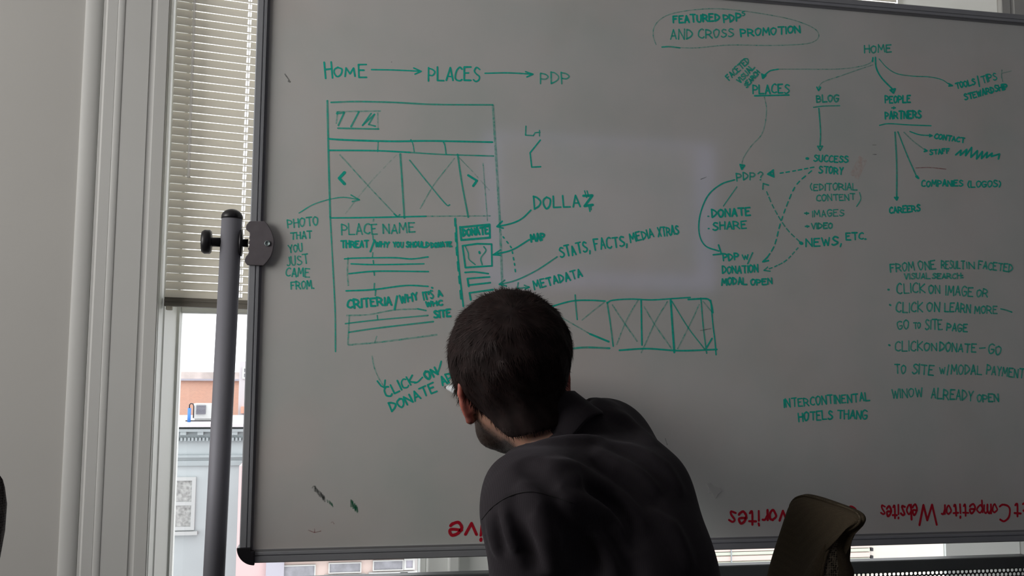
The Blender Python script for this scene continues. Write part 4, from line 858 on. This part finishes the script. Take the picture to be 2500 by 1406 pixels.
iris = np.min([np.linalg.norm(L - np.array([.031 * s_, .0935, -.004]), axis=1) for s_ in (1, -1)], 0) < .0062; tone[iris] = (.05, .03, .02, 1)
ca = body.data.color_attributes.new('tone', 'FLOAT_COLOR', 'POINT'); ca.data.foreach_set('color', tone.astype(np.float32).ravel())

# hair: a close cap plus combed strands
def hairline(L):
    """height below which no hair grows, by position front to back"""
    y = L[:, 1]; base = np.interp(y, [-.10, -.070, -.045, -.030, -.026, .012, .016, .034, .042, .060, .090], [-.098, -.098, -.075, -.050, -.012, .012, -.040, -.046, .020, .050, .062]); return base
HFd = Field(); HFd.ell(H(0, -.014, .015), HR, (.0735, .093, .084), .02); HFd.cone(H(0, -.030, -.050), H(0, -.034, -.09), .053, .054, .03); HFd.ell(H(0, .030, -.040), HR, (.060, .062, .078), .03); HFd.ell(H(0, -.04, .03), HR, (.074, .078, .075), .03)
class Hair:
    def __init__(s, g): s.g = g
    def __call__(s, p, margin=1e9):
        L_ = (p - HC) @ HR.T; d = HFd(p, margin)
        up_ = np.clip((L_[:, 2] + .09) / .12, 0, 1); g = .0035 + (s.g - .0035) * np.clip(up_ * 1.3, 0, 1)
        n = .0016 * np.sin(L_ @ np.array([70, 90, 60.])) * np.sin(L_ @ np.array([-95, 40, 85.])) + .0010 * np.sin(L_ @ np.array([210, 150, -170.])) * np.sin(L_ @ np.array([-120, 260, 90.]))
        m_ = (hairline(L_) - L_[:, 2]) * .6
        return np.maximum(d - g - n, m_)
hv, hf_ = surface(Hair(.0125), HC - .17, HC + .17, .003); hv = relax(hv, hf_, 2, .5)
def hair_mat(name, c, rough=.8):
    m = bpy.data.materials.new(name); m.use_nodes = True; nt = m.node_tree; p = nt.nodes['Principled BSDF']
    tc = nt.nodes.new('ShaderNodeTexCoord'); n = nt.nodes.new('ShaderNodeTexNoise'); n.inputs['Scale'].default_value = 60; nt.links.new(tc.outputs['Object'], n.inputs['Vector'])
    r = nt.nodes.new('ShaderNodeValToRGB'); r.color_ramp.elements[0].position = .3; r.color_ramp.elements[1].position = .7; r.color_ramp.elements[0].color = (*[q * .7 for q in c], 1); r.color_ramp.elements[1].color = (*[q * 1.35 for q in c], 1)
    nt.links.new(n.outputs['Fac'], r.inputs[0]); nt.links.new(r.outputs[0], p.inputs['Base Color']); p.inputs['Roughness'].default_value = rough; p.inputs['Specular IOR Level'].default_value = .18
    return m
M_hair = hair_mat('dark_brown_hair', (.014, .008, .0075)); M_strand = hair_mat('hair_strand', (.021, .0115, .0105), .62)
hair = mesh_obj('hair', hv, hf_, M_hair, person)
def face_data(V, F):
    a, b_, c, d = (V[F[:, k]] for k in range(4)); n = np.cross(c - a, d - b_); ar = np.linalg.norm(n, axis=1) + 1e-12; return (a + b_ + c + d) / 4, n / ar[:, None], ar
def strands(name, roots, dirs, nors, length, rad, m, parent, seg=4, lift=.3, jit=.25):
    n = len(roots); pos = np.zeros((n, seg, 3)); d = dirs + rng.normal(0, jit, dirs.shape); d -= nors * (d * nors).sum(1)[:, None]; d /= np.linalg.norm(d, axis=1)[:, None]
    ln = length * rng.uniform(.6, 1.15, n)
    for k in range(seg):
        t = k / (seg - 1); pos[:, k] = roots + d * (ln * t)[:, None] + nors * (ln * (lift * t - lift * .75 * t * t))[:, None] - nors * .001
    # each strand is a thin three-sided blade
    side = np.cross(d, nors); side /= np.linalg.norm(side, axis=1)[:, None]; V_ = np.zeros((n, seg, 2, 3))
    for k in range(seg):
        w = rad * (1 - .85 * (k / (seg - 1)) ** 2); V_[:, k, 0] = pos[:, k] + side * w; V_[:, k, 1] = pos[:, k] - side * w
    base = (np.arange(n) * seg * 2)[:, None]; F_ = np.stack([np.hstack([base + 2 * k, base + 2 * k + 1, base + 2 * k + 3, base + 2 * k + 2]) for k in range(seg - 1)], 1).reshape(-1, 4)
    o = mesh_obj(name, V_.reshape(-1, 3), F_, m, parent, True); o['kind'] = 'stuff'; return o
fc, fn_, fa = face_data(hv, hf_); Lc = (fc - HC) @ HR.T; ok = (Lc[:, 2] > hairline(Lc) + .001); pr = fa * ok
sel = rng.choice(len(fc), 18000, p=pr / pr.sum()); wh = np.array([.012, -.070, .080])                    # whorl at the crown
flow = Lc[sel] - wh; flow = flow + np.array([0, 0, -.06]) * np.clip(1 - (Lc[sel][:, 2:3] + .08) / .16, 0, 1.4) + np.array([0, .05, 0]) * (Lc[sel][:, 2:3] > .05)
strands('hair_strands', fc[sel], (flow / np.linalg.norm(flow, axis=1)[:, None]) @ HR, fn_[sel], np.interp(Lc[sel][:, 2], [-.09, -.03, .06], [.010, .017, .022]), .00042, M_strand, hair, lift=.14, jit=.16)
fc, fn_, fa = face_data(V, F); Lc = (fc - HC) @ HR.T; bwf = beard_w(Lc) * (np.linalg.norm(Lc, axis=1) < .15); bwf[(np.abs(Lc[:, 2] + .070) < .011) & (np.abs(Lc[:, 0]) < .022)] = 0; pr = fa * bwf
sel = rng.choice(len(fc), 3500, p=pr / pr.sum()); fl = np.tile(hf * .4 - hu, (len(sel), 1)); strands('beard', fc[sel], fl, fn_[sel], np.full(len(sel), .0075), .0003, M_strand, person, seg=3, lift=.6, jit=.4)

# shirt
def cloth_mat(name, c, stripe=.0):
    m = bpy.data.materials.new(name); m.use_nodes = True; nt = m.node_tree; p = nt.nodes['Principled BSDF']; p.inputs['Roughness'].default_value = .85; p.inputs['Specular IOR Level'].default_value = .25
    p.inputs['Sheen Weight'].default_value = .07; p.inputs['Sheen Roughness'].default_value = .5; p.inputs['Sheen Tint'].default_value = (.8, .75, .85, 1)
    tc = nt.nodes.new('ShaderNodeTexCoord'); mp = nt.nodes.new('ShaderNodeMapping'); wv = nt.nodes.new('ShaderNodeTexWave'); wv.inputs['Scale'].default_value = 135; wv.inputs['Distortion'].default_value = .15
    nt.links.new(tc.outputs['Object'], mp.inputs[0]); nt.links.new(mp.outputs[0], wv.inputs['Vector']); r = nt.nodes.new('ShaderNodeValToRGB'); r.color_ramp.elements[0].color = (*[q * (1 - stripe) for q in c], 1); r.color_ramp.elements[1].color = (*[q * (1 + stripe) for q in c], 1)
    nt.links.new(wv.outputs['Fac'], r.inputs[0]); nt.links.new(r.outputs[0], p.inputs['Base Color'])
    n = nt.nodes.new('ShaderNodeTexNoise'); n.inputs['Scale'].default_value = 30; n.inputs['Detail'].default_value = 5; nt.links.new(tc.outputs['Object'], n.inputs['Vector'])
    bu = nt.nodes.new('ShaderNodeBump'); bu.inputs['Strength'].default_value = .12; bu.inputs['Distance'].default_value = .01; nt.links.new(n.outputs['Fac'], bu.inputs['Height']); nt.links.new(bu.outputs[0], p.inputs['Normal'])
    return m
M_shirt = cloth_mat('charcoal_shirt', (.022, .018, .022), .13); M_trous = cloth_mat('dark_trousers', (.02, .02, .024), .05)
SF = Field(); torso(SF, .010); SF.cone(P(1352, 1108, 1.445), P(1452, 1040, 1.52), .046, .043, .03); SF.cone(P(1312, 1142, 1.45), P(1360, 1118, 1.445), .032, .044, .03); SF.cone(P(1280, 1146, 1.42), P(1260, 1186, 1.34), .034, .040, .03)
def on_field(F_, px, py):
    """first point of a field along the line of sight through a photograph pixel"""
    ts = np.linspace(1.0, 2.0, 401); d = ray(px, py); p = CAM + d * ts[:, None]; f = F_(p); i = int(np.argmax(f < 0)); return p[i] if f[i] < 0 else None
# soft folds of the cloth: raised (+) and pressed (-), each a run over the back and sleeve
FOLDS = [([(1444, 1100), (1500, 1128), (1562, 1163), (1610, 1210)], .013, .007), ([(1455, 1085), (1540, 1098), (1620, 1140), (1668, 1215)], .013, .005), ([(1362, 1218), (1425, 1230), (1489, 1261), (1516, 1300), (1545, 1370)], .012, .010),
         ([(1330, 1130), (1400, 1140), (1450, 1170), (1490, 1200)], .012, .006), ([(1380, 1165), (1440, 1180), (1520, 1225), (1580, 1300)], .012, .006), ([(1262, 1180), (1300, 1210), (1340, 1260), (1380, 1330)], .012, .006), ([(1225, 1240), (1240, 1290), (1262, 1350)], .009, .006), ([(1195, 1250), (1200, 1300), (1215, 1360)], .008, .004),
         ([(1300, 1250), (1330, 1310), (1352, 1400)], .012, .009), ([(1440, 1300), (1475, 1350), (1500, 1420)], .012, .008), ([(1600, 1230), (1650, 1310), (1690, 1400)], .014, .006), ([(1470, 1010), (1530, 1025), (1600, 1090)], .014, .004), ([(1300, 1085), (1380, 1075), (1470, 1070)], .011, .005)]
PRESS = [([(1413, 1176), (1489, 1232), (1525, 1280), (1560, 1350)], .012, .009), ([(1314, 1239), (1362, 1272), (1400, 1320), (1430, 1390)], .013, .010), ([(1245, 1214), (1267, 1277), (1292, 1335), (1310, 1400)], .011, .008), ([(1273, 1125), (1299, 1150), (1362, 1190)], .013, .007), ([(1305, 1068), (1394, 1054), (1480, 1050)], .010, .005),
         ([(1500, 1150), (1580, 1200), (1640, 1280)], .013, .006), ([(1440, 1125), (1530, 1180), (1590, 1250)], .010, .005), ([(1500, 1300), (1540, 1380), (1560, 1430)], .013, .008), ([(1213, 1245), (1222, 1300), (1232, 1360)], .007, .005), ([(1395, 1290), (1440, 1350), (1465, 1420)], .011, .008)]
runs = [(([q for q in (on_field(SF, *a) for a in smooth_line(pl, 2)) if q is not None]), w, amp * sg) for L_, sg in ((FOLDS, 1), (PRESS, -1)) for pl, w, amp in L_]
class Run:
    """one fold: distance to a polyline, fading at both ends"""
    def __init__(s, pts, w, amp): s.p = np.array(pts); s.w = w; s.amp = amp; l = np.r_[0, np.cumsum(np.linalg.norm(np.diff(s.p, axis=0), axis=1))]; s.t = l / l[-1]
    def __call__(s, x):
        best = np.full(len(x), 9.0); tt = np.zeros(len(x))
        for i in range(len(s.p) - 1):
            a, ab = s.p[i], s.p[i + 1] - s.p[i]; h = np.clip((x - a) @ ab / (ab @ ab + 1e-12), 0, 1); d = np.linalg.norm(x - a - h[:, None] * ab, axis=1); m_ = d < best; best[m_] = d[m_]; tt[m_] = s.t[i] + h[m_] * (s.t[i + 1] - s.t[i])
        return s.amp * np.exp(-(best / s.w) ** 2) * np.clip(np.sin(pi * np.clip(tt, .0, 1)), 0, 1) ** .6
for pts, w, amp in runs:
    if len(pts) > 1: SF.add(Run(pts, w, amp * 2.0), np.mean(pts, 0), np.linalg.norm(np.ptp(pts, axis=0)) / 2 + 2.5 * w, 0, 'r')
# openings at the neck, wrists and hem
neck_c = NB + na * .020; SF.add(lambda p, na=na: np.maximum((neck_c - p) @ na, np.linalg.norm((p - neck_c) - ((p - neck_c) @ na)[:, None] * na, axis=1) - .09), neck_c, 9, .004, 's')
for w_, e_ in ((LW, LE), (RW, RE)):
    ax_ = nrm(w_ - e_); c_ = w_ - ax_ * .006; SF.add(lambda p, ax_=ax_, c_=c_: np.maximum((c_ - p) @ ax_, np.linalg.norm(p - c_, axis=1) - .09), c_, 9, .002, 's')
lo = np.min([LW, HP - .22, LS - .1, RW - .03], 0) - .06; hi = np.max([NB, RE + .08, HP + .2, RS + .1], 0) + .08; lo[2] = HP[2] - .07
SF.add(lambda p: (HP[2] - .045) - p[:, 2], HP, 9, 0, 'i')
V, F = surface(SF, lo, hi, .0045); V = relax(V, F, 1, .5)
shirt = mesh_obj('shirt', V, F, M_shirt, person); shirt['label'] = 'dark charcoal long-sleeved shirt'
# collar: stand and turned-down leaf
na = nrm(CV(-.61, .77, .16)); CB = P(1350, 1046, 1.475)
b = MB(); prof = [(.056, -.030), (.0565, .010), (.0570, .026), (.0590, .030), (.0620, .028), (.0660, .012), (.0710, -.006), (.0760, -.022), (.0745, -.026), (.064, -.018)]
fr = nrm(hf - na * (hf @ na)); e1 = nrm(np.cross(na, hl)); e2 = np.cross(na, e1); a0 = math.atan2(fr @ e2, fr @ e1); n = 56; vs = []
for j in range(n + 1):
    t = a0 + radians(16) + (2 * pi - radians(32)) * j / n; e = abs(j / n - .5) * 2
    for r, h in prof: vs.append(CB + na * (h - .018 * e ** 3 + .003 * sin(5 * t)) + (e1 * cos(t) * 1.0 + e2 * sin(t) * 1.0) * (r + .002 * sin(3 * t)))
k = len(prof); b.add(vs, [(j * k + i, (j + 1) * k + i, (j + 1) * k + (i + 1) % k, j * k + (i + 1) % k) for j in range(n) for i in range(k)] + [tuple(range(k))[::-1], tuple(n * k + i for i in range(k))], True)
b.build('collar', M_shirt, shirt)
# yoke and sleeve seam, cuffs
def on_shirt(px, py):
    """first point of the shirt field along the line of sight through a photograph pixel"""
    ts = np.linspace(1.0, 2.0, 501); d = ray(px, py); p = CAM + d * ts[:, None]; f = SF(p); i = np.argmax(f < .0); return p[i] - d * .0012 if f[i] < 0 else None
seam = smooth_line([(1176, 1268), (1205, 1235), (1250, 1208), (1300, 1200), (1350, 1212), (1400, 1228)], 5); sp_ = [q for q in (on_shirt(*s_) for s_ in seam) if q is not None]
b = MB(); b.tube(sp_, .0008, 6); b.build('seam', mat('seam_thread', (.012, .010, .012), .9), shirt)
for w_, e_ in ((LW, LE), (RW, RE)):
    ax_ = nrm(w_ - e_); b = MB(); b.lathe([(.040, -.055), (.0415, -.05), (.0405, 0), (.038, .002), (.036, -.004), (.036, -.05)], w_ - ax_ * .004, ax_, 28); b.build('cuff', M_shirt, shirt)
# trousers, shoes, belt
TF = Field(); TF.ell(CP(.200, -.675, 1.290), TR, (.172, .140, .16), .04); TF.cone(hipL, knL, .094, .070, .05); TF.cone(hipR, knR, .094, .070, .05); TF.chain([knL, (knL + anL) / 2 - fw_ * .01, anL + Zd * .01], [.069, .064, .058], .03); TF.chain([knR, (knR + anR) / 2 - fw_ * .01, anR + Zd * .01], [.069, .064, .058], .03)
TF.add(lambda p: p[:, 2] - (HP[2] + .085), HP, 9, 0, 'i'); TF.add(lambda p: .085 - p[:, 2], HP, 9, 0, 'i')
lo = np.min([anL, anR, knL, HP], 0) - .2; hi = np.max([anL, anR, knR, HP], 0) + .24; lo[2] = .03
V, F = surface(TF, lo, hi, .007); mesh_obj('trousers', relax(V, F, 2), F, M_trous, person)
for an, to in ((anL, toL), (anR, toR)):
    sf = Field(); sf.cone(an - fw_ * .042 - Zd * .042, to + fw_ * .012, .043, .036, .02); sf.cone(an - Zd * .03, an + Zd * .012, .046, .045, .02); sf.add(lambda p: .002 - p[:, 2], an, 9, 0, 'i')
    V, F = surface(sf, np.minimum(an, to) - .09, np.maximum(an, to) + .09, .006); mesh_obj('shoe', relax(V, F, 1), F, mat('black_leather', (.015, .013, .012), .35), person)

# marker in the right hand
mk = empty('marker', NIB); tag(mk, 'white marker with a grey tip held against the board beside his head', 'marker')
b = MB(); b.lathe([(.0012, 0), (.0024, .001), (.0030, .006), (.0030, .009)], NIB, MD, 16); b.build('nib', mat('grey_felt', (.12, .13, .13), .9), mk)
b = MB(); b.lathe([(.0030, .007), (.0052, .011), (.0084, .024), (.0092, .030), (.0092, .036)], NIB, MD, 24); b.build('tip_cone', mat('white_plastic', (.80, .82, .84), .4), mk)
b = MB(); b.lathe([(.0094, .036), (.0096, .037), (.0096, .044), (.0094, .045)], NIB, MD, 24); b.build('colour_band', mat('green_plastic', (.01, .18, .09), .4), mk)
b = MB(); b.lathe([(.0093, .045), (.0093, .118), (.0088, .122), (.007, .124)], NIB, MD, 24); b.build('barrel', mat('white_plastic', (.80, .82, .84), .4), mk)
# ------------------------------------------------------------------ office chairs
def fabric_mat(name, c, c2, scale, bump=.5):
    m = bpy.data.materials.new(name); m.use_nodes = True; nt = m.node_tree; p = nt.nodes['Principled BSDF']; p.inputs['Roughness'].default_value = .95; p.inputs['Specular IOR Level'].default_value = .15
    tc = nt.nodes.new('ShaderNodeTexCoord'); v = nt.nodes.new('ShaderNodeTexVoronoi'); v.inputs['Scale'].default_value = scale; v.inputs['Randomness'].default_value = .35
    nt.links.new(tc.outputs['Object'], v.inputs['Vector']); r = nt.nodes.new('ShaderNodeValToRGB'); r.color_ramp.elements[0].position = .25; r.color_ramp.elements[1].position = .6; r.color_ramp.elements[0].color = (*c2, 1); r.color_ramp.elements[1].color = (*c, 1)
    nt.links.new(v.outputs['Distance'], r.inputs[0]); nt.links.new(r.outputs[0], p.inputs['Base Color'])
    bu = nt.nodes.new('ShaderNodeBump'); bu.inputs['Strength'].default_value = bump; bu.inputs['Distance'].default_value = .002; nt.links.new(v.outputs['Distance'], bu.inputs['Height']); nt.links.new(bu.outputs[0], p.inputs['Normal'])
    return m
M_olive = fabric_mat('olive_brown_upholstery', (.050, .038, .024), (.062, .047, .030), 420, .3); M_knit = fabric_mat('coarse_knit_mesh', (.15, .125, .09), (.014, .011, .008), 300, 1.0)
M_char = fabric_mat('charcoal_weave', (.060, .050, .048), (.020, .016, .016), 260, 1.0)
cu = nrm(CV(.23, .97, .02)); cw = CV(.085, 0, -.99); cw = nrm(cw - cu * (cw @ cu)); nb = nrm(np.cross(cw, cu)); nb = nb if nb @ RGT > 0 else -nb
A0 = P(1915, 1197, 1.64)
def on_plane(px, py): d = ray(px, py); q = CAM + d * (((A0 - CAM) @ nb) / (d @ nb)) - A0; return np.array([q @ cw, q @ cu])
outl = [on_plane(*q) for q in ((1866, 1406), (1880, 1352), (1900, 1290), (1914, 1248), (1922, 1228), (1932, 1216), (1946, 1210), (1962, 1210), (1990, 1217), (2030, 1230), (2062, 1241), (2080, 1251), (2087, 1263), (2083, 1275), (2066, 1288), (2040, 1302), (2022, 1320), (2008, 1345), (1998, 1380), (1993, 1406))]
s1, t1 = outl[-1]; s0, t0 = outl[0]
outl += [np.array([s1 - .004, t1 - .09]), np.array([s1 - .004, t1 - .20]), np.array([s1 - .03, t1 - .29]), np.array([(s0 + s1) / 2, t1 - .315]), np.array([s0 + .03, t0 - .29]), np.array([s0, t0 - .20]), np.array([s0, t0 - .09])]
outl = np.array(smooth_line(outl + [outl[0]], 3)[:-1])
outl2 = np.array(smooth_line([np.array(q) + np.array([0, -.005]) for q in ((.02, -.50), (.0, -.44), (-.01, -.25), (-.012, -.06), (.004, -.018), (.045, -.002), (.20, .004), (.355, -.002), (.396, -.018), (.412, -.06), (.418, -.25), (.412, -.44), (.39, -.50), (.20, -.512), (.02, -.50))], 4)[:-1])
def chair(name, mats, label, outl=outl):
    mb, mk_, = mats; base = A0 + cw * outl[:, 0].mean() + cu * outl[:, 1].min(); fdir = nrm([-nb[0], -nb[1], 0]); side = np.array([-fdir[1], fdir[0], 0])
    sc = base + fdir * .25; root = empty(name, (sc[0], sc[1], 0)); tag(root, label, 'chair', 'office chairs')
    c = outl.mean(0); n = len(outl)
    def ring(inset, dep):
        d = outl - c; l = np.linalg.norm(d, axis=1)[:, None]; q = c + d * (1 - inset / l); return [A0 + cw * a + cu * b_ + nb * (dep * (.34 + .86 * min(1, max(0, -(b_ + .02) / .055))) if dep > .01 else dep) for a, b_ in q]
    def loft(rings, capc=None):
        b = MB(); vs = [p for r in rings for p in r]; fs = [(i * n + j, i * n + (j + 1) % n, (i + 1) * n + (j + 1) % n, (i + 1) * n + j) for i in range(len(rings) - 1) for j in range(n)]
        if capc is not None:
            k = len(vs); vs.append(capc); o = (len(rings) - 1) * n; fs += [(o + j, o + (j + 1) % n, k) for j in range(n)]
        b.add(vs, fs, True); return b
    ctr = A0 + cw * c[0] + cu * c[1]
    loft([ring(.0005, .008), ring(.003, .004), ring(.008, .0012), ring(.02, .000), ring(.05, .003)], ctr + nb * .010).build('backrest', mb, root)
    loft([ring(.0, .008), ring(-.002, .016), ring(-.003, .026)]).build('knit_strip', mk_, root); loft([ring(-.003, .026), ring(-.005, .034), ring(-.004, .044), ring(.004, .050)]).build('side_band', mb, root)
    loft([ring(.004, .050), ring(.03, .054), ring(.06, .055)], ctr + nb * .056).build('back_panel', mb, root)
    b = MB(); q = ring(-.001, .008); b.tube(q + [q[0]], .0022, 8, False); b.build('piping', mb, root)
    zs = .485; b = MB(); pr = [(-.24, -.20), (-.20, -.235), (.18, -.235), (.235, -.19), (.245, 0), (.235, .19), (.18, .235), (-.20, .235), (-.24, .20)]
    pr = np.array(smooth_line([np.array(q) for q in pr + [pr[0]]], 4)[:-1]); m_ = len(pr); vs = []
    for k_, z in ((.96, zs - .075), (1.0, zs - .05), (1.0, zs - .02), (.96, zs - .003), (.80, zs), (.3, zs - .004)): vs += [sc + fdir * a * k_ + side * b_ * k_ + np.array([0, 0, z - sc[2]]) for a, b_ in pr]
    b.add(vs, [(i * m_ + j, i * m_ + (j + 1) % m_, (i + 1) * m_ + (j + 1) % m_, (i + 1) * m_ + j) for i in range(5) for j in range(m_)] + [tuple(range(m_))[::-1], tuple(range(5 * m_, 6 * m_))], True); b.build('seat', mb, root)
    f3 = lambda v, z: np.array([v[0], v[1], z])
    b = MB(); b.tube([f3(sc, .41), f3(sc - fdir * .2, .40), f3(base + nb * .075, .47), base + nb * .062 + cu * .12], [.022, .022, .020, .016], 12); b.build('back_support', M_black, root)
    b = MB(); b.tube([f3(sc, .11), f3(sc, .26)], .028, 20); b.tube([f3(sc, .25), f3(sc, .42)], .017, 20); b.build('gas_column', M_black, root)
    for k in range(5):
        a = 2 * pi * k / 5 + .3; d = np.array([cos(a), sin(a), 0]); b = MB(); b.tube([f3(sc, .115), f3(sc + d * .16, .10), f3(sc + d * .29, .075)], [.026, .022, .015], 10); leg = b.build('leg', M_black, root)
        b = MB(); e = np.array([-d[1], d[0], 0]); p_ = f3(sc + d * .285, .029)
        for sg in (-1, 1): b.tube([p_ + e * sg * .006, p_ + e * sg * .024], .029, 16)
        b.tube([p_, p_ + np.array([0, 0, .045])], .007, 8); b.build('caster', M_black, leg)
    return root
ch1 = chair('office_chair', (M_olive, M_knit), 'olive-brown padded chair back with a coarse knit side, behind the writing man')
ch2 = chair('office_chair', (M_char, M_char), 'charcoal woven chair back just showing at the bottom left edge', outl2)
ch2.rotation_euler = (0, 0, radians(90)); ch2.location = (-.789, 1.352, .0); ch2.scale = (1, 1, 1.102)

# ------------------------------------------------------------------ lit projection screen on the wall behind the camera: its soft reflection shows on the whiteboard
def screen_mat():
    m = bpy.data.materials.new('projected_desktop'); m.use_nodes = True; nt = m.node_tree; out = nt.nodes['Material Output']; nt.nodes.remove(nt.nodes['Principled BSDF'])
    em = nt.nodes.new('ShaderNodeEmission'); br = nt.nodes.new('ShaderNodeTexBrick'); tc = nt.nodes.new('ShaderNodeTexCoord'); mp = nt.nodes.new('ShaderNodeMapping'); mp.inputs['Rotation'].default_value = (radians(90), 0, 0)
    br.inputs['Scale'].default_value = 1.0; br.inputs['Brick Width'].default_value = .42; br.inputs['Row Height'].default_value = .36; br.inputs['Mortar Size'].default_value = .07; br.inputs['Mortar Smooth'].default_value = .3
    br.inputs['Color1'].default_value = (.62, .62, .72, 1); br.inputs['Color2'].default_value = (.9, .9, 1.1, 1); br.inputs['Mortar'].default_value = (1.0, 1.0, 1.25, 1)
    nt.links.new(tc.outputs['Object'], mp.inputs[0]); nt.links.new(mp.outputs[0], br.inputs['Vector']); nt.links.new(br.outputs['Color'], em.inputs['Color']); em.inputs['Strength'].default_value = .42
    nt.links.new(em.outputs[0], out.inputs[0]); return m
def emis(name, c, st):
    m = bpy.data.materials.new(name); m.use_nodes = True; p = m.node_tree.nodes['Principled BSDF']; p.inputs['Base Color'].default_value = (.8, .8, .8, 1); p.inputs['Emission Color'].default_value = (*c, 1); p.inputs['Emission Strength'].default_value = st; return m
sx0, sx1, sz0, sz1, sy = 1.15, 3.02, 1.86, 3.04, YB + .06
ps = empty('projection_screen', ((sx0 + sx1) / 2, sy, sz0)); tag(ps, 'lit projection screen mirrored as a bluish rectangle in the whiteboard', 'screen')
b = MB(); b.box((sx0 + .12, sy - .003, sz0 + .12), (sx1 - .16, sy, sz1 - .04)); b.build('projected_page', screen_mat(), ps)
b = MB(); b.box((sx0, sy - .010, sz0), (sx1, sy - .004, sz1)); b.build('projected_border', emis('projected_blue', (.50, .52, 1.0), 1.5), ps)
b = MB(); b.box((sx0 - .05, sy - .05, sz1 + .02), (sx1 + .05, sy + .02, sz1 + .10)); b.build('roller_case', M_black, ps)
